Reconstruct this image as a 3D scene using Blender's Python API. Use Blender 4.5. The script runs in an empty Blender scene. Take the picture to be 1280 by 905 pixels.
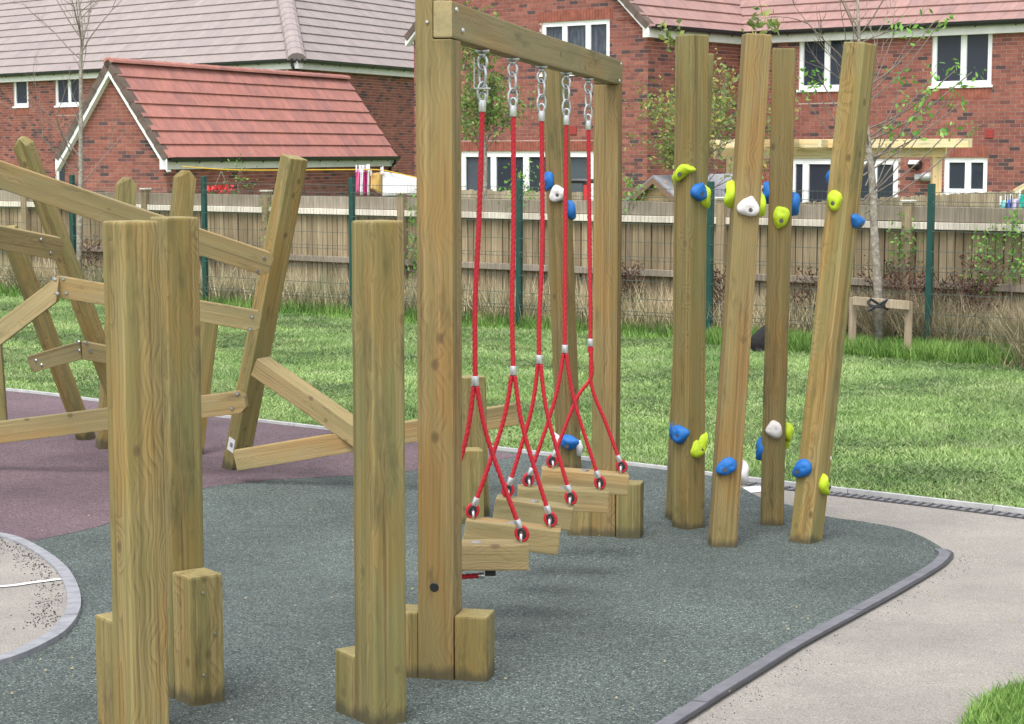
import bpy, bmesh, math, random
import numpy as np
from mathutils import Vector, Matrix, noise
random.seed(7); RNG = np.random.default_rng(7)
scn = bpy.context.scene
COL = scn.collection
# ------------------------------------------------------------------ camera
F = 2400.0; PITCH = math.atan(262.5/F); HC = 1.8
cd = bpy.data.cameras.new('camera'); cam = bpy.data.objects.new('camera', cd); COL.objects.link(cam)
cd.sensor_width = 36.0; cd.lens = F/1280*36.0; cd.clip_start = 0.05; cd.clip_end = 3000
cam.location = (0, 0, HC); cam.rotation_euler = (math.pi/2-PITCH, 0, 0)
scn.camera = cam
# ------------------------------------------------------------------ world, sun, exposure
SUN_EL = math.radians(60); SUN_AZ = math.radians(196)      # azimuth clockwise from +Y
w = bpy.data.worlds.new('World'); scn.world = w; w.use_nodes = True
nt = w.node_tree; nt.nodes.clear()
out = nt.nodes.new('ShaderNodeOutputWorld'); bg = nt.nodes.new('ShaderNodeBackground')
sky = nt.nodes.new('ShaderNodeTexSky'); sky.sky_type = 'NISHITA'; sky.sun_disc = False
sky.sun_elevation = SUN_EL; sky.sun_rotation = SUN_AZ; sky.dust_density = 3.0; sky.air_density = 1.0
hs = nt.nodes.new('ShaderNodeHueSaturation'); hs.inputs['Saturation'].default_value = 0.22
nt.links.new(sky.outputs[0], hs.inputs['Color']); nt.links.new(hs.outputs[0], bg.inputs[0])
bg.inputs[1].default_value = 0.15
nt.links.new(bg.outputs[0], out.inputs[0])
sd = bpy.data.lights.new('sun', 'SUN'); sd.energy = 1.0; sd.angle = math.radians(28); sd.color = (1, .97, .92)
so = bpy.data.objects.new('sun', sd); COL.objects.link(so)
sdir = Vector((math.sin(SUN_AZ)*math.cos(SUN_EL), math.cos(SUN_AZ)*math.cos(SUN_EL), math.sin(SUN_EL)))
so.rotation_euler = sdir.to_track_quat('Z', 'Y').to_euler()
scn.view_settings.view_transform = 'Standard'; scn.view_settings.look = 'None'
scn.view_settings.exposure = 1.0; scn.view_settings.gamma = 1.0
# ------------------------------------------------------------------ pixel helpers
CP, SP = math.cos(PITCH), math.sin(PITCH)
def ray(px, py):
    u = px-640; v = py-452.5
    return Vector((u, F*CP-v*SP, -F*SP-v*CP))
def at(px, py, Y):
    d = ray(px, py); return Vector((0, 0, HC))+d*(Y/d.y)
GB = [(0, 0), (5.8, 0), (7.0, -.05), (9.0, -.17), (10.2, -.2), (5000, -.2)]
def g(Y):
    for (a, za), (b, zb) in zip(GB, GB[1:]):
        if Y <= b: return za+(zb-za)*(Y-a)/(b-a)
    return -.2
def G(px, py, dz=0):
    Y = 12.0
    d = ray(px, py)
    for _ in range(12): Y = (g(Y)+dz-HC)/d.z*d.y
    return at(px, py, Y)
def proj(p):
    x, y, z = p[0], p[1], p[2]-HC
    f = y*CP-z*SP; u = y*SP+z*CP
    if f <= 0.01: return (-9999, -9999)
    return (640+F*x/f, 452.5-F*u/f)
# ------------------------------------------------------------------ object helpers
def setp(o, label=None, cat=None, group=None, kind=None):
    if label: o['label'] = label
    if cat: o['category'] = cat
    if group: o['group'] = group
    if kind: o['kind'] = kind
    return o
def thing(name, loc, label, cat, group=None):
    o = bpy.data.objects.new(name, None); o.empty_display_size = .1; COL.objects.link(o)
    o.location = loc; return setp(o, label, cat, group)
def wloc(o):
    v = Vector(o.location)
    if o.parent: v = v+wloc(o.parent)
    return v
def link(name, me, parent=None, mat=None):
    o = bpy.data.objects.new(name, me); COL.objects.link(o)
    if mat is not None and len(me.materials) == 0: me.materials.append(mat)
    if parent is not None: o.parent = parent
    return o
def wmesh(name, verts, faces, mat, parent=None, smooth=False):
    """verts in world space; object origin at parent's world location"""
    off = wtot(parent) if parent is not None else Matrix.Identity(4)
    inv = off.inverted()
    me = bpy.data.meshes.new(name); me.from_pydata([inv@Vector(v) for v in verts], [], faces); me.update()
    if smooth: me.polygons.foreach_set('use_smooth', [True]*len(me.polygons))
    return link(name, me, parent, mat)
def wtot(o):
    m = Matrix.LocRotScale(o.location, o.rotation_euler, o.scale)
    if o.parent: m = wtot(o.parent)@m
    return m
def place(o, M):
    """set world matrix M on o (parents have plain loc/rot)"""
    if o.parent: M = wtot(o.parent).inverted()@M
    l, r, s = M.decompose(); o.location = l; o.rotation_euler = r.to_euler(); o.scale = s
def bm_mesh(name, bm):
    me = bpy.data.meshes.new(name); bm.to_mesh(me); bm.free(); return me
def basis(z, n):
    z = z.normalized(); y = -(n-z*n.dot(z)).normalized(); x = y.cross(z)
    return x, y, z
def yawn(deg):
    a = math.radians(deg); return Vector((math.sin(a), -math.cos(a), 0))
def timber(name, p0, p1, n, wx, wy, mat, parent=None, bev=.008, clip0=0, clip1=0, dome1=0, seg=2, wob=.0012, notch=None):
    """squared timber from p0 to p1; n = direction its front (-local y) looks to; wx across, wy deep.
    clip = sawn-off corners at the ends (seen on the front face), dome1 = all four corners sawn at the top"""
    p0 = Vector(p0); p1 = Vector(p1); x, y, z = basis(p1-p0, Vector(n)); L = (p1-p0).length
    bm = bmesh.new(); hx, hy = wx/2, wy/2
    prof = [(-hx, clip0), (-hx+clip0, 0), (hx-clip0, 0), (hx, clip0)] if clip0 else [(-hx, 0), (hx, 0)]
    c1 = dome1 or clip1
    prof += [(hx, L-c1), (hx-c1*.8, L), (-hx+c1*.8, L), (-hx, L-c1)] if c1 else [(hx, L), (-hx, L)]
    if notch: prof = [(-hx, 0), (hx, 0), (hx, notch[1]), (notch[0], notch[1]), (notch[0], L), (-hx, L)]
    fr = [bm.verts.new((a, -hy, b)) for a, b in prof]; bk = [bm.verts.new((a, hy, b)) for a, b in prof]
    bm.faces.new(fr); bm.faces.new(bk[::-1])
    k = len(prof)
    for i in range(k): bm.faces.new((fr[i], bk[i], bk[(i+1) % k], fr[(i+1) % k]))
    bmesh.ops.recalc_face_normals(bm, faces=bm.faces)
    if dome1:
        for v in bm.verts:
            if v.co.z > L-.001: v.co.y *= .55
    if bev > 0: bmesh.ops.bevel(bm, geom=list(bm.edges), offset=bev, segments=seg, affect='EDGES', profile=.6)
    # a few cuts so the timber is not perfectly straight
    ncut = max(1, int(L/.35))
    for i in range(1, ncut):
        bmesh.ops.bisect_plane(bm, geom=list(bm.verts)+list(bm.edges)+list(bm.faces), plane_co=(0, 0, L*i/ncut), plane_no=(0, 0, 1))
    sx, sy = random.uniform(-1, 1), random.uniform(0, 9)
    for v in bm.verts:
        v.co.x += wob*2*math.sin(v.co.z*2.1+sy)*sx; v.co.y += wob*2*math.cos(v.co.z*1.7+sy)
        v.co.x += wob*.6*noise.noise(Vector((v.co.x*9, v.co.y*9, v.co.z*5+sy*7)))
    o = link(name, bm_mesh(name, bm), parent, mat)
    M = Matrix((( x.x, y.x, z.x, p0.x), (x.y, y.y, z.y, p0.y), (x.z, y.z, z.z, p0.z), (0, 0, 0, 1)))
    place(o, M)
    return o
def box_vf(c0, c1):
    x0, y0, z0 = c0; x1, y1, z1 = c1
    return ([(x0, y0, z0), (x1, y0, z0), (x1, y1, z0), (x0, y1, z0), (x0, y0, z1), (x1, y0, z1), (x1, y1, z1), (x0, y1, z1)],
            [(0, 3, 2, 1), (4, 5, 6, 7), (0, 1, 5, 4), (1, 2, 6, 5), (2, 3, 7, 6), (3, 0, 4, 7)])
class MB:
    def __init__(s): s.v = []; s.f = []
    def add(s, v, f):
        b = len(s.v); s.v += [tuple(q) for q in v]; s.f += [tuple(i+b for i in q) for q in f]
    def box(s, c0, c1, M=None):
        v, f = box_vf(c0, c1)
        if M: v = [M@Vector(q) for q in v]
        s.add(v, f)
    def tube(s, pts, r, n=8, cap=True, closed=False, lobes=0, pitch=.05, amp=.16):
        pts = [Vector(p) for p in pts]; m = len(pts); rings = []; dist = 0
        up = Vector((.31, .2, .93))
        for i, p in enumerate(pts):
            if closed: t = pts[(i+1) % m]-pts[i-1]
            else: t = pts[min(i+1, m-1)]-pts[max(i-1, 0)]
            t.normalize()
            if i: dist += (p-pts[i-1]).length
            a = t.cross(up)
            if a.length < 1e-3: a = t.cross(Vector((1, 0, 0)))
            a.normalize(); b = t.cross(a); up = -b
            rr = r[i] if isinstance(r, (list, tuple)) else r
            ring = []
            for k in range(n):
                th = 2*math.pi*k/n; q = rr
                if lobes: q = rr*(1-amp+amp*abs(math.cos(lobes/2*(th-2*math.pi*dist/pitch))))
                ring.append(p+(a*math.cos(th)+b*math.sin(th))*q)
            rings.append(ring)
        base = len(s.v)
        for ring in rings: s.v += [tuple(q) for q in ring]
        mm = m if closed else m-1
        for i in range(mm):
            for k in range(n):
                i2 = (i+1) % m
                s.f.append((base+i*n+k, base+i*n+(k+1) % n, base+i2*n+(k+1) % n, base+i2*n+k))
        if cap and not closed:
            s.f.append(tuple(base+k for k in range(n))[::-1]); s.f.append(tuple(base+(m-1)*n+k for k in range(n)))
    def build(s, name, mat, parent=None, smooth=False):
        return wmesh(name, s.v, s.f, mat, parent, smooth)
def tri_cloud(name, V, mat, parent=None, npf=3, kind='stuff'):
    """V: (n, npf, 3) array -> one mesh of loose faces"""
    n = len(V); me = bpy.data.meshes.new(name)
    me.vertices.add(n*npf); me.vertices.foreach_set('co', V.reshape(-1).astype(np.float32))
    me.loops.add(n*npf); me.loops.foreach_set('vertex_index', np.arange(n*npf, dtype=np.int32))
    me.polygons.add(n); me.polygons.foreach_set('loop_start', np.arange(0, n*npf, npf, dtype=np.int32))
    me.polygons.foreach_set('loop_total', np.full(n, npf, dtype=np.int32))
    me.update(); me.validate()
    o = link(name, me, parent, mat)
    if kind: o['kind'] = kind
    return o
# ------------------------------------------------------------------ materials
def mat_new(name, rough=.7, col=(.5, .5, .5), metal=0):
    m = bpy.data.materials.new(name); m.use_nodes = True
    b = m.node_tree.nodes['Principled BSDF']; b.inputs['Roughness'].default_value = rough
    b.inputs['Base Color'].default_value = (*col, 1); b.inputs['Metallic'].default_value = metal
    return m, m.node_tree, b
def N(nt, t, **kw):
    n = nt.nodes.new(t)
    for k, v in kw.items():
        if k in n.inputs.keys() if isinstance(k, str) else False: n.inputs[k].default_value = v
        else: setattr(n, k, v)
    return n
def ramp(nt, stops, fac=None, interp='LINEAR'):
    r = nt.nodes.new('ShaderNodeValToRGB'); e = r.color_ramp.elements; r.color_ramp.interpolation = interp
    e[0].position = stops[0][0]; e[0].color = (*stops[0][1], 1)
    e[1].position = stops[1][0]; e[1].color = (*stops[1][1], 1)
    for p, c in stops[2:]:
        q = e.new(p); q.color = (*c, 1)
    if fac: nt.links.new(fac, r.inputs[0])
    return r
def noi(nt, vec, scale, detail=3, rough=.55, dist=0):
    n = nt.nodes.new('ShaderNodeTexNoise'); n.inputs['Scale'].default_value = scale
    n.inputs['Detail'].default_value = detail; n.inputs['Roughness'].default_value = rough; n.inputs['Distortion'].default_value = dist
    if vec: nt.links.new(vec, n.inputs['Vector'])
    return n
def mix(nt, fac, a, b, mode='MIX'):
    m = nt.nodes.new('ShaderNodeMix'); m.data_type = 'RGBA'; m.blend_type = mode
    for s, v in ((0, fac), (6, a), (7, b)):
        if hasattr(v, 'links'): nt.links.new(v, m.inputs[s])
        else: m.inputs[s].default_value = v if s == 0 else (*v, 1)
    return m.outputs[2]
def math_(nt, op, a, b=None):
    m = nt.nodes.new('ShaderNodeMath'); m.operation = op
    for i, v in enumerate((a, b)):
        if v is None: continue
        if hasattr(v, 'links'): nt.links.new(v, m.inputs[i])
        else: m.inputs[i].default_value = v
    return m.outputs[0]
def bump(nt, b, h, strength=.3, dist=.002):
    n = nt.nodes.new('ShaderNodeBump'); n.inputs['Strength'].default_value = strength; n.inputs['Distance'].default_value = dist
    nt.links.new(h, n.inputs['Height']); nt.links.new(n.outputs[0], b.inputs['Normal'])
def geo_pos(nt): return nt.nodes.new('ShaderNodeNewGeometry').outputs['Position']
def wood_mat(name, light, mid, dark, green=(.2, .2, .07), gfac=.5, rough=.75, weather=0, base=False):
    m, t, b = mat_new(name, rough)
    tc = t.nodes.new('ShaderNodeTexCoord'); oi = t.nodes.new('ShaderNodeObjectInfo')
    off = t.nodes.new('ShaderNodeVectorMath'); off.operation = 'MULTIPLY_ADD'
    cb = t.nodes.new('ShaderNodeCombineXYZ')
    for i in range(3): t.links.new(oi.outputs['Random'], cb.inputs[i])
    t.links.new(cb.outputs[0], off.inputs[0]); off.inputs[1].default_value = (.13, -.09, 37.0); t.links.new(tc.outputs['Object'], off.inputs[2])
    def mp(sc):
        q = t.nodes.new('ShaderNodeMapping'); q.inputs['Scale'].default_value = sc; t.links.new(off.outputs[0], q.inputs[0]); return q.outputs[0]
    fine = noi(t, mp((210, 210, 2.6)), 1.0, 4, .65).outputs[0]
    # knots warp the grain round them
    kv = t.nodes.new('ShaderNodeTexVoronoi'); kv.inputs['Scale'].default_value = 1.0; t.links.new(mp((8.5, 8.5, 6)), kv.inputs['Vector'])
    kd = kv.outputs['Distance']
    knot = ramp(t, [(.0, (1, 1, 1)), (.15, (0, 0, 0)), (.09, (.75, .75, .75))], kd).outputs[0]
    halo = ramp(t, [(.05, (1, 1, 1)), (.6, (0, 0, 0))], kd).outputs[0]
    lowd = noi(t, mp((6, 6, .9)), 1.6, 2)
    # growth rings cut lengthwise
    wv = t.nodes.new('ShaderNodeTexWave'); wv.wave_type = 'RINGS'; wv.rings_direction = 'Z'; wv.wave_profile = 'SAW'
    wv.inputs['Scale'].default_value = 22; wv.inputs['Distortion'].default_value = 0
    vm = t.nodes.new('ShaderNodeVectorMath'); vm.operation = 'MULTIPLY_ADD'
    cc = t.nodes.new('ShaderNodeCombineXYZ')
    s_ = math_(t, 'MULTIPLY_ADD', halo, .75); s_.node.inputs[2].default_value = 0
    s2 = math_(t, 'ADD', s_, math_(t, 'MULTIPLY', lowd.outputs[0], 1.25))
    t.links.new(s2, cc.inputs[0]); t.links.new(s2, cc.inputs[1])
    t.links.new(cc.outputs[0], vm.inputs[0]); vm.inputs[1].default_value = (.075, .06, 0); t.links.new(mp((1, 1, .03)), vm.inputs[2])
    t.links.new(vm.outputs[0], wv.inputs['Vector'])
    streak = noi(t, mp((62, 62, 1.1)), 1.0, 6, .7, .3).outputs[0]
    broad = noi(t, mp((20, 20, .55)), 1.0, 3, .5).outputs[0]
    patch = noi(t, mp((7, 7, 1.7)), 1.0, 3, .5).outputs[0]
    fac = math_(t, 'ADD', math_(t, 'MULTIPLY', math_(t, 'POWER', wv.outputs['Fac'], 2.0), -.12), math_(t, 'ADD', math_(t, 'MULTIPLY', streak, .34), math_(t, 'ADD', math_(t, 'MULTIPLY', broad, .34), math_(t, 'MULTIPLY', fine, .40))))
    c = ramp(t, [(.29, dark), (.68, light), (.465, mid)], fac).outputs[0]
    c = mix(t, math_(t, 'MULTIPLY', ramp(t, [(.46, (0, 0, 0)), (.54, (1, 1, 1))], broad).outputs[0], gfac), c, green)
    br = ramp(t, [(.48, (1, 1, 1)), (.64, (1.10, .88, .66)), (.36, (.84, .88, .84))], patch).outputs[0]
    c = mix(t, .75, c, br, 'MULTIPLY')
    band_ = noi(t, mp((34, 34, .42)), 1.0, 2, .5, .4).outputs[0]
    c = mix(t, .8, c, ramp(t, [(.34, (.70, .66, .60)), (.42, (.97, .96, .94)), (.56, (1, 1, 1)), (.64, (1.12, 1.11, 1.07))], band_).outputs[0], 'MULTIPLY')
    rv = ramp(t, [(0, (.86, .86, .8)), (1, (1.12, 1.08, 1.02)), (.5, (1.02, .95, .86))], oi.outputs['Random']).outputs[0]
    c = mix(t, 1.0, c, rv, 'MULTIPLY')
    # dark seasoning cracks and knots
    crk = noi(t, mp((55, 55, .5)), 1.0, 2, .4).outputs[0]
    cf = ramp(t, [(.0, (0, 0, 0)), (1, (0, 0, 0)), (.485, (0, 0, 0)), (.5, (.75, .75, .75)), (.515, (0, 0, 0))], crk)
    cgate = ramp(t, [(.55, (0, 0, 0)), (.66, (1, 1, 1))], noi(t, mp((14, 14, 1.1)), 1.3, 2).outputs[0]).outputs[0]
    c = mix(t, math_(t, 'MULTIPLY', math_(t, 'MULTIPLY', cf.outputs[0], cgate), .7), c, tuple(x*.25 for x in mid))
    # algae-dark stains
    st = ramp(t, [(.55, (0, 0, 0)), (.70, (1, 1, 1))], noi(t, mp((10, 10, 2.2)), 1.0, 5, .7).outputs[0]).outputs[0]
    c = mix(t, math_(t, 'MULTIPLY', st, .62), c, tuple(x*.33 for x in green))
    kg = ramp(t, [(.42, (0, 0, 0)), (.5, (1, 1, 1))], noi(t, mp((3, 3, 1.5)), 1.0, 1).outputs[0]).outputs[0]
    c = mix(t, math_(t, 'MULTIPLY', math_(t, 'MULTIPLY', knot, kg), .8), c, (mid[0]*.38, mid[1]*.3, mid[2]*.3))
    if base:      # contact shade and grime painted dark round the foot, uneven upper edge
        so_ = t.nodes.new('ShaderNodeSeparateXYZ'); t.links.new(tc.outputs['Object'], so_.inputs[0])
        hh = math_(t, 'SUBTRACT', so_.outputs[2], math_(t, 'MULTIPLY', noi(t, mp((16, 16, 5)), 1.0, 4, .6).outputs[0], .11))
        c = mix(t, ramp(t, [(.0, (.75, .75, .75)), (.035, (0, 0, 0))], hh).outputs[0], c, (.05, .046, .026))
    sn = t.nodes.new('ShaderNodeSeparateXYZ'); t.links.new(tc.outputs['Normal'], sn.inputs[0])
    ef = ramp(t, [(.75, (0, 0, 0)), (.9, (.2, .2, .2))], math_(t, 'ABSOLUTE', sn.outputs[2])).outputs[0]
    c = mix(t, ef, c, tuple(min(1, x*1.45) for x in light))
    t.links.new(c, b.inputs['Base Color'])
    bump(t, b, math_(t, 'SUBTRACT', fac, math_(t, 'MULTIPLY', cf.outputs[0], .8)), .35, .0025)
    return m
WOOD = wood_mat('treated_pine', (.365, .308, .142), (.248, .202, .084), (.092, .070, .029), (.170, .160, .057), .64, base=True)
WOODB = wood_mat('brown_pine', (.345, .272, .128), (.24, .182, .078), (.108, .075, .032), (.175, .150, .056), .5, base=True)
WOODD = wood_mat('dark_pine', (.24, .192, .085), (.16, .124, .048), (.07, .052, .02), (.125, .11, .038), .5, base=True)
WOODF = wood_mat('treated_pine_pale', (.39, .325, .18), (.30, .24, .122), (.175, .135, .064), (.24, .215, .10), .42)
PERG = wood_mat('new_pine', (.72, .65, .44), (.64, .57, .37), (.54, .47, .29), (.6, .56, .36), .25)
def grey_wood(name, a, b_, c_):
    m, t, b = mat_new(name, .85)
    tc = t.nodes.new('ShaderNodeTexCoord'); oi = t.nodes.new('ShaderNodeObjectInfo')
    mp = t.nodes.new('ShaderNodeMapping'); mp.inputs['Scale'].default_value = (60, 60, 3); t.links.new(geo_pos(t), mp.inputs[0])
    n = noi(t, mp.outputs[0], 1, 4).outputs[0]
    rn = t.nodes.new('ShaderNodeNewGeometry').outputs['Random Per Island']
    r = math_(t, 'FRACT', math_(t, 'ADD', rn, oi.outputs['Random']))
    c = ramp(t, [(0, c_), (1, b_), (.5, a)], r).outputs[0]
    c = mix(t, .8, c, ramp(t, [(.3, (.6, .58, .55)), (.7, (1.2, 1.18, 1.15))], n).outputs[0], 'MULTIPLY')
    z = ramp(t, [(.40, (.62, .6, .52)), (.6, (1.08, 1.05, 1.0))], noi(t, geo_pos(t), .9, 4, .6).outputs[0]).outputs[0]
    c = mix(t, .7, c, z, 'MULTIPLY')
    t.links.new(c, b.inputs['Base Color']); return m
FENCE = grey_wood('weathered_fence_board', (.33, .265, .17), (.42, .345, .235), (.27, .21, .135))
RAILM = grey_wood('weathered_rail', (.72, .69, .63), (.76, .72, .66), (.66, .62, .55))
TOPB = grey_wood('weathered_top_board', (.30, .265, .22), (.34, .30, .25), (.26, .225, .18))
def simple(name, col, rough=.6, metal=0, var=0, scale=20, bumpd=0, spec=None):
    m, t, b = mat_new(name, rough, col, metal)
    if var:
        n = noi(t, geo_pos(t), scale, 4).outputs[0]
        c = mix(t, 1, col, ramp(t, [(.3, (1-var,)*3), (.7, (1+var,)*3)], n).outputs[0], 'MULTIPLY')
        t.links.new(c, b.inputs['Base Color'])
        if bumpd: bump(t, b, n, .5, bumpd)
    if spec is not None: b.inputs['Specular IOR Level'].default_value = spec
    return m
UPVC = simple('white_upvc', (.86, .87, .89), .35, var=.06, scale=3)
WHITEP = simple('white_painted_board', (.86, .87, .9), .45, var=.08, scale=4)
CREAM = simple('cream_soffit', (.72, .71, .69), .5, var=.08, scale=4)
BLACKP = simple('black_plastic', (.02, .021, .025), .4)
STEEL = simple('galvanised_steel', (.55, .56, .57), .32, 1, var=.15, scale=90)
ALU = simple('aluminium_ferrule', (.62, .63, .64), .35, .85, var=.1, scale=120)
GREENP = simple('green_powder_coat', (.008, .06, .05), .4, var=.2, scale=8)
WIREM = simple('dark_green_wire', (.07, .095, .08), .5)
DARKROOM = simple('dark_room', (.016, .017, .02), .9)
CURT = simple('grey_blind', (.42, .45, .47), .8, var=.08, scale=3)
NETC = None
LEAD = simple('grey_verge_tile', (.12, .085, .07), .8, var=.25, scale=6)
RED = None
def rope_mat():
    m, t, b = mat_new('red_rope', .55)
    n = noi(t, geo_pos(t), 160, 3).outputs[0]
    c = ramp(t, [(.3, (.34, .006, .014)), (.7, (.56, .012, .028))], n).outputs[0]
    t.links.new(c, b.inputs['Base Color']); bump(t, b, n, .3, .001)
    return m
RED = rope_mat()
def hold_mat(name, col):
    m, t, b = mat_new(name, .62, col)
    n = noi(t, geo_pos(t), 220, 4).outputs[0]; n2 = noi(t, geo_pos(t), 12, 4).outputs[0]
    c = mix(t, 1, col, ramp(t, [(.3, (.85,)*3), (.7, (1.1,)*3)], n2).outputs[0], 'MULTIPLY')
    t.links.new(c, b.inputs['Base Color']); bump(t, b, n, .5, .002); return m
HOLD = {'blue': hold_mat('blue_hold', (.010, .14, .46)), 'lime': hold_mat('lime_hold', (.46, .62, .02)), 'white': hold_mat('white_hold', (.66, .63, .62))}
def glass_mat():
    m, t, b = mat_new('window_glass', .03, (.06, .07, .10))
    tr = t.nodes.new('ShaderNodeBsdfTransparent'); ms = t.nodes.new('ShaderNodeMixShader'); ms.inputs[0].default_value = .62
    t.links.new(tr.outputs[0], ms.inputs[1]); t.links.new(b.outputs[0], ms.inputs[2])
    t.links.new(ms.outputs[0], t.nodes['Material Output'].inputs[0]); tr.inputs[0].default_value = (.85, .88, .9, 1)
    return m
GLASS = glass_mat()
def curtain_mat():
    m, t, b = mat_new('net_curtain', .9)
    mp = t.nodes.new('ShaderNodeMapping'); mp.inputs['Scale'].default_value = (22, 22, 3); t.links.new(geo_pos(t), mp.inputs[0])
    n = noi(t, mp.outputs[0], 1, 4).outputs[0]
    t.links.new(ramp(t, [(.42, (.10, .12, .16)), (.6, (.6, .63, .68))], n).outputs[0], b.inputs['Base Color']); return m
NETC = curtain_mat()
def brick_mat():
    m, t, b = mat_new('red_facing_brick', .85)
    oi = t.nodes.new('ShaderNodeObjectInfo'); rn = t.nodes.new('ShaderNodeNewGeometry').outputs['Random Per Island']
    r = math_(t, 'FRACT', math_(t, 'ADD', rn, math_(t, 'MULTIPLY', oi.outputs['Random'], 7.31)))
    c = ramp(t, [(0, (.28, .094, .068)), (1, (.085, .054, .055)), (.3, (.24, .080, .060)), (.55, (.32, .118, .085)), (.75, (.215, .074, .060)), (.86, (.17, .065, .057)), (.93, (.075, .043, .045))], r).outputs[0]
    n = noi(t, geo_pos(t), 9, 5, .6).outputs[0]
    c = mix(t, .7, c, ramp(t, [(.3, (.7, .7, .72)), (.7, (1.25, 1.25, 1.25))], n).outputs[0], 'MULTIPLY')
    n2 = noi(t, geo_pos(t), .5, 3).outputs[0]
    c = mix(t, .6, c, ramp(t, [(.35, (.82, .80, .82)), (.65, (1.1, 1.1, 1.1))], n2).outputs[0], 'MULTIPLY')
    t.links.new(c, b.inputs['Base Color']); bump(t, b, n, .4, .003); return m
BRICK = brick_mat()
SOLDIER = simple('orange_soldier_brick', (.27, .085, .058), .85, var=.3, scale=7)
MORTAR = simple('pale_mortar', (.50, .385, .35), .9, var=.15, scale=5)
def tile_mat(name, a, b_, c_, stain=.3):
    m, t, b = mat_new(name, .8)
    oi = t.nodes.new('ShaderNodeObjectInfo'); rn = t.nodes.new('ShaderNodeNewGeometry').outputs['Random Per Island']
    r = math_(t, 'FRACT', math_(t, 'ADD', rn, math_(t, 'MULTIPLY', oi.outputs['Random'], 5.17)))
    c = ramp(t, [(0, a), (1, c_), (.5, b_)], r).outputs[0]
    mp = t.nodes.new('ShaderNodeMapping'); mp.inputs['Scale'].default_value = (3, 3, .6); t.links.new(geo_pos(t), mp.inputs[0])
    n = noi(t, mp.outputs[0], 1.6, 5, .65).outputs[0]
    c = mix(t, stain, c, ramp(t, [(.35, (.62, .66, .72)), (.65, (1.2, 1.2, 1.2))], n).outputs[0], 'MULTIPLY')
    t.links.new(c, b.inputs['Base Color']); return m
TILE_G = tile_mat('grey_pink_roof_tile', (.305, .255, .243), (.33, .278, .265), (.285, .24, .232), .25)
TILE_O = tile_mat('orange_roof_tile', (.40, .165, .132), (.43, .18, .146), (.34, .15, .13), .5)
TILE_P = tile_mat('pink_roof_tile', (.33, .195, .172), (.36, .215, .19), (.30, .185, .172), .35)
def rubber_mat(name, c1, c2, c3, fleck):
    m, t, b = mat_new(name, .85)
    p = geo_pos(t)
    v = t.nodes.new('ShaderNodeTexVoronoi'); v.inputs['Scale'].default_value = 200; t.links.new(p, v.inputs['Vector'])
    sep = t.nodes.new('ShaderNodeSeparateColor'); t.links.new(v.outputs['Color'], sep.inputs[0])
    c = ramp(t, [(0, c1), (1, fleck), (.45, c2), (.8, c3), (.93, c3)], sep.outputs[0]).outputs[0]
    nf = noi(t, p, 55, 3).outputs[0]
    c = mix(t, .6, c, ramp(t, [(.35, (.75,)*3), (.65, (1.25,)*3)], nf).outputs[0], 'MULTIPLY')
    n = noi(t, p, .75, 7, .68).outputs[0]
    c = mix(t, .95, c, ramp(t, [(.32, (.66, .67, .67)), (.5, (1, 1, 1)), (.68, (1.30, 1.30, 1.28))], n).outputs[0], 'MULTIPLY')
    t.links.new(c, b.inputs['Base Color'])
    bump(t, b, math_(t, 'ADD', v.outputs['Distance'], nf), .7, .004); return m
RUB_G = rubber_mat('grey_green_wetpour', (.017, .025, .024), (.058, .077, .072), (.125, .155, .143), (.34, .39, .35))
RUB_M = rubber_mat('maroon_wetpour', (.055, .032, .038), (.118, .075, .088), (.17, .118, .135), (.26, .21, .23))
def tarmac_mat():
    m, t, b = mat_new('worn_pinkish_tarmac', .9)
    p = geo_pos(t); n = noi(t, p, 150, 3).outputs[0]; n2 = noi(t, p, 1.3, 6, .65).outputs[0]; n3 = noi(t, p, 14, 5, .7).outputs[0]
    c = ramp(t, [(.25, (.135, .125, .113)), (.75, (.44, .408, .37))], n).outputs[0]
    c = mix(t, .8, c, ramp(t, [(.3, (.72, .72, .73)), (.7, (1.18, 1.16, 1.14))], n2).outputs[0], 'MULTIPLY')
    c = mix(t, math_(t, 'MULTIPLY', ramp(t, [(.62, (0, 0, 0)), (.72, (1, 1, 1))], n3).outputs[0], .5), c, (.19, .165, .14))
    v = t.nodes.new('ShaderNodeTexVoronoi'); v.inputs['Scale'].default_value = 16; t.links.new(p, v.inputs['Vector'])
    c = mix(t, ramp(t, [(.0, (1, 1, 1)), (.09, (0, 0, 0))], v.outputs['Distance']).outputs[0], c, (.05, .045, .045))
    t.links.new(c, b.inputs['Base Color']); bump(t, b, n, .5, .003); return m
TARMAC = tarmac_mat()
KERB = simple('pale_concrete_edging', (.27, .275, .30), .85, var=.2, scale=14, bumpd=.002)
KERBG = simple('grey_rubber_edging', (.15, .15, .17), .8, var=.18, scale=12, bumpd=.002)
PAINT = simple('white_line_paint', (.75, .75, .74), .7, var=.1, scale=30)
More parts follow.
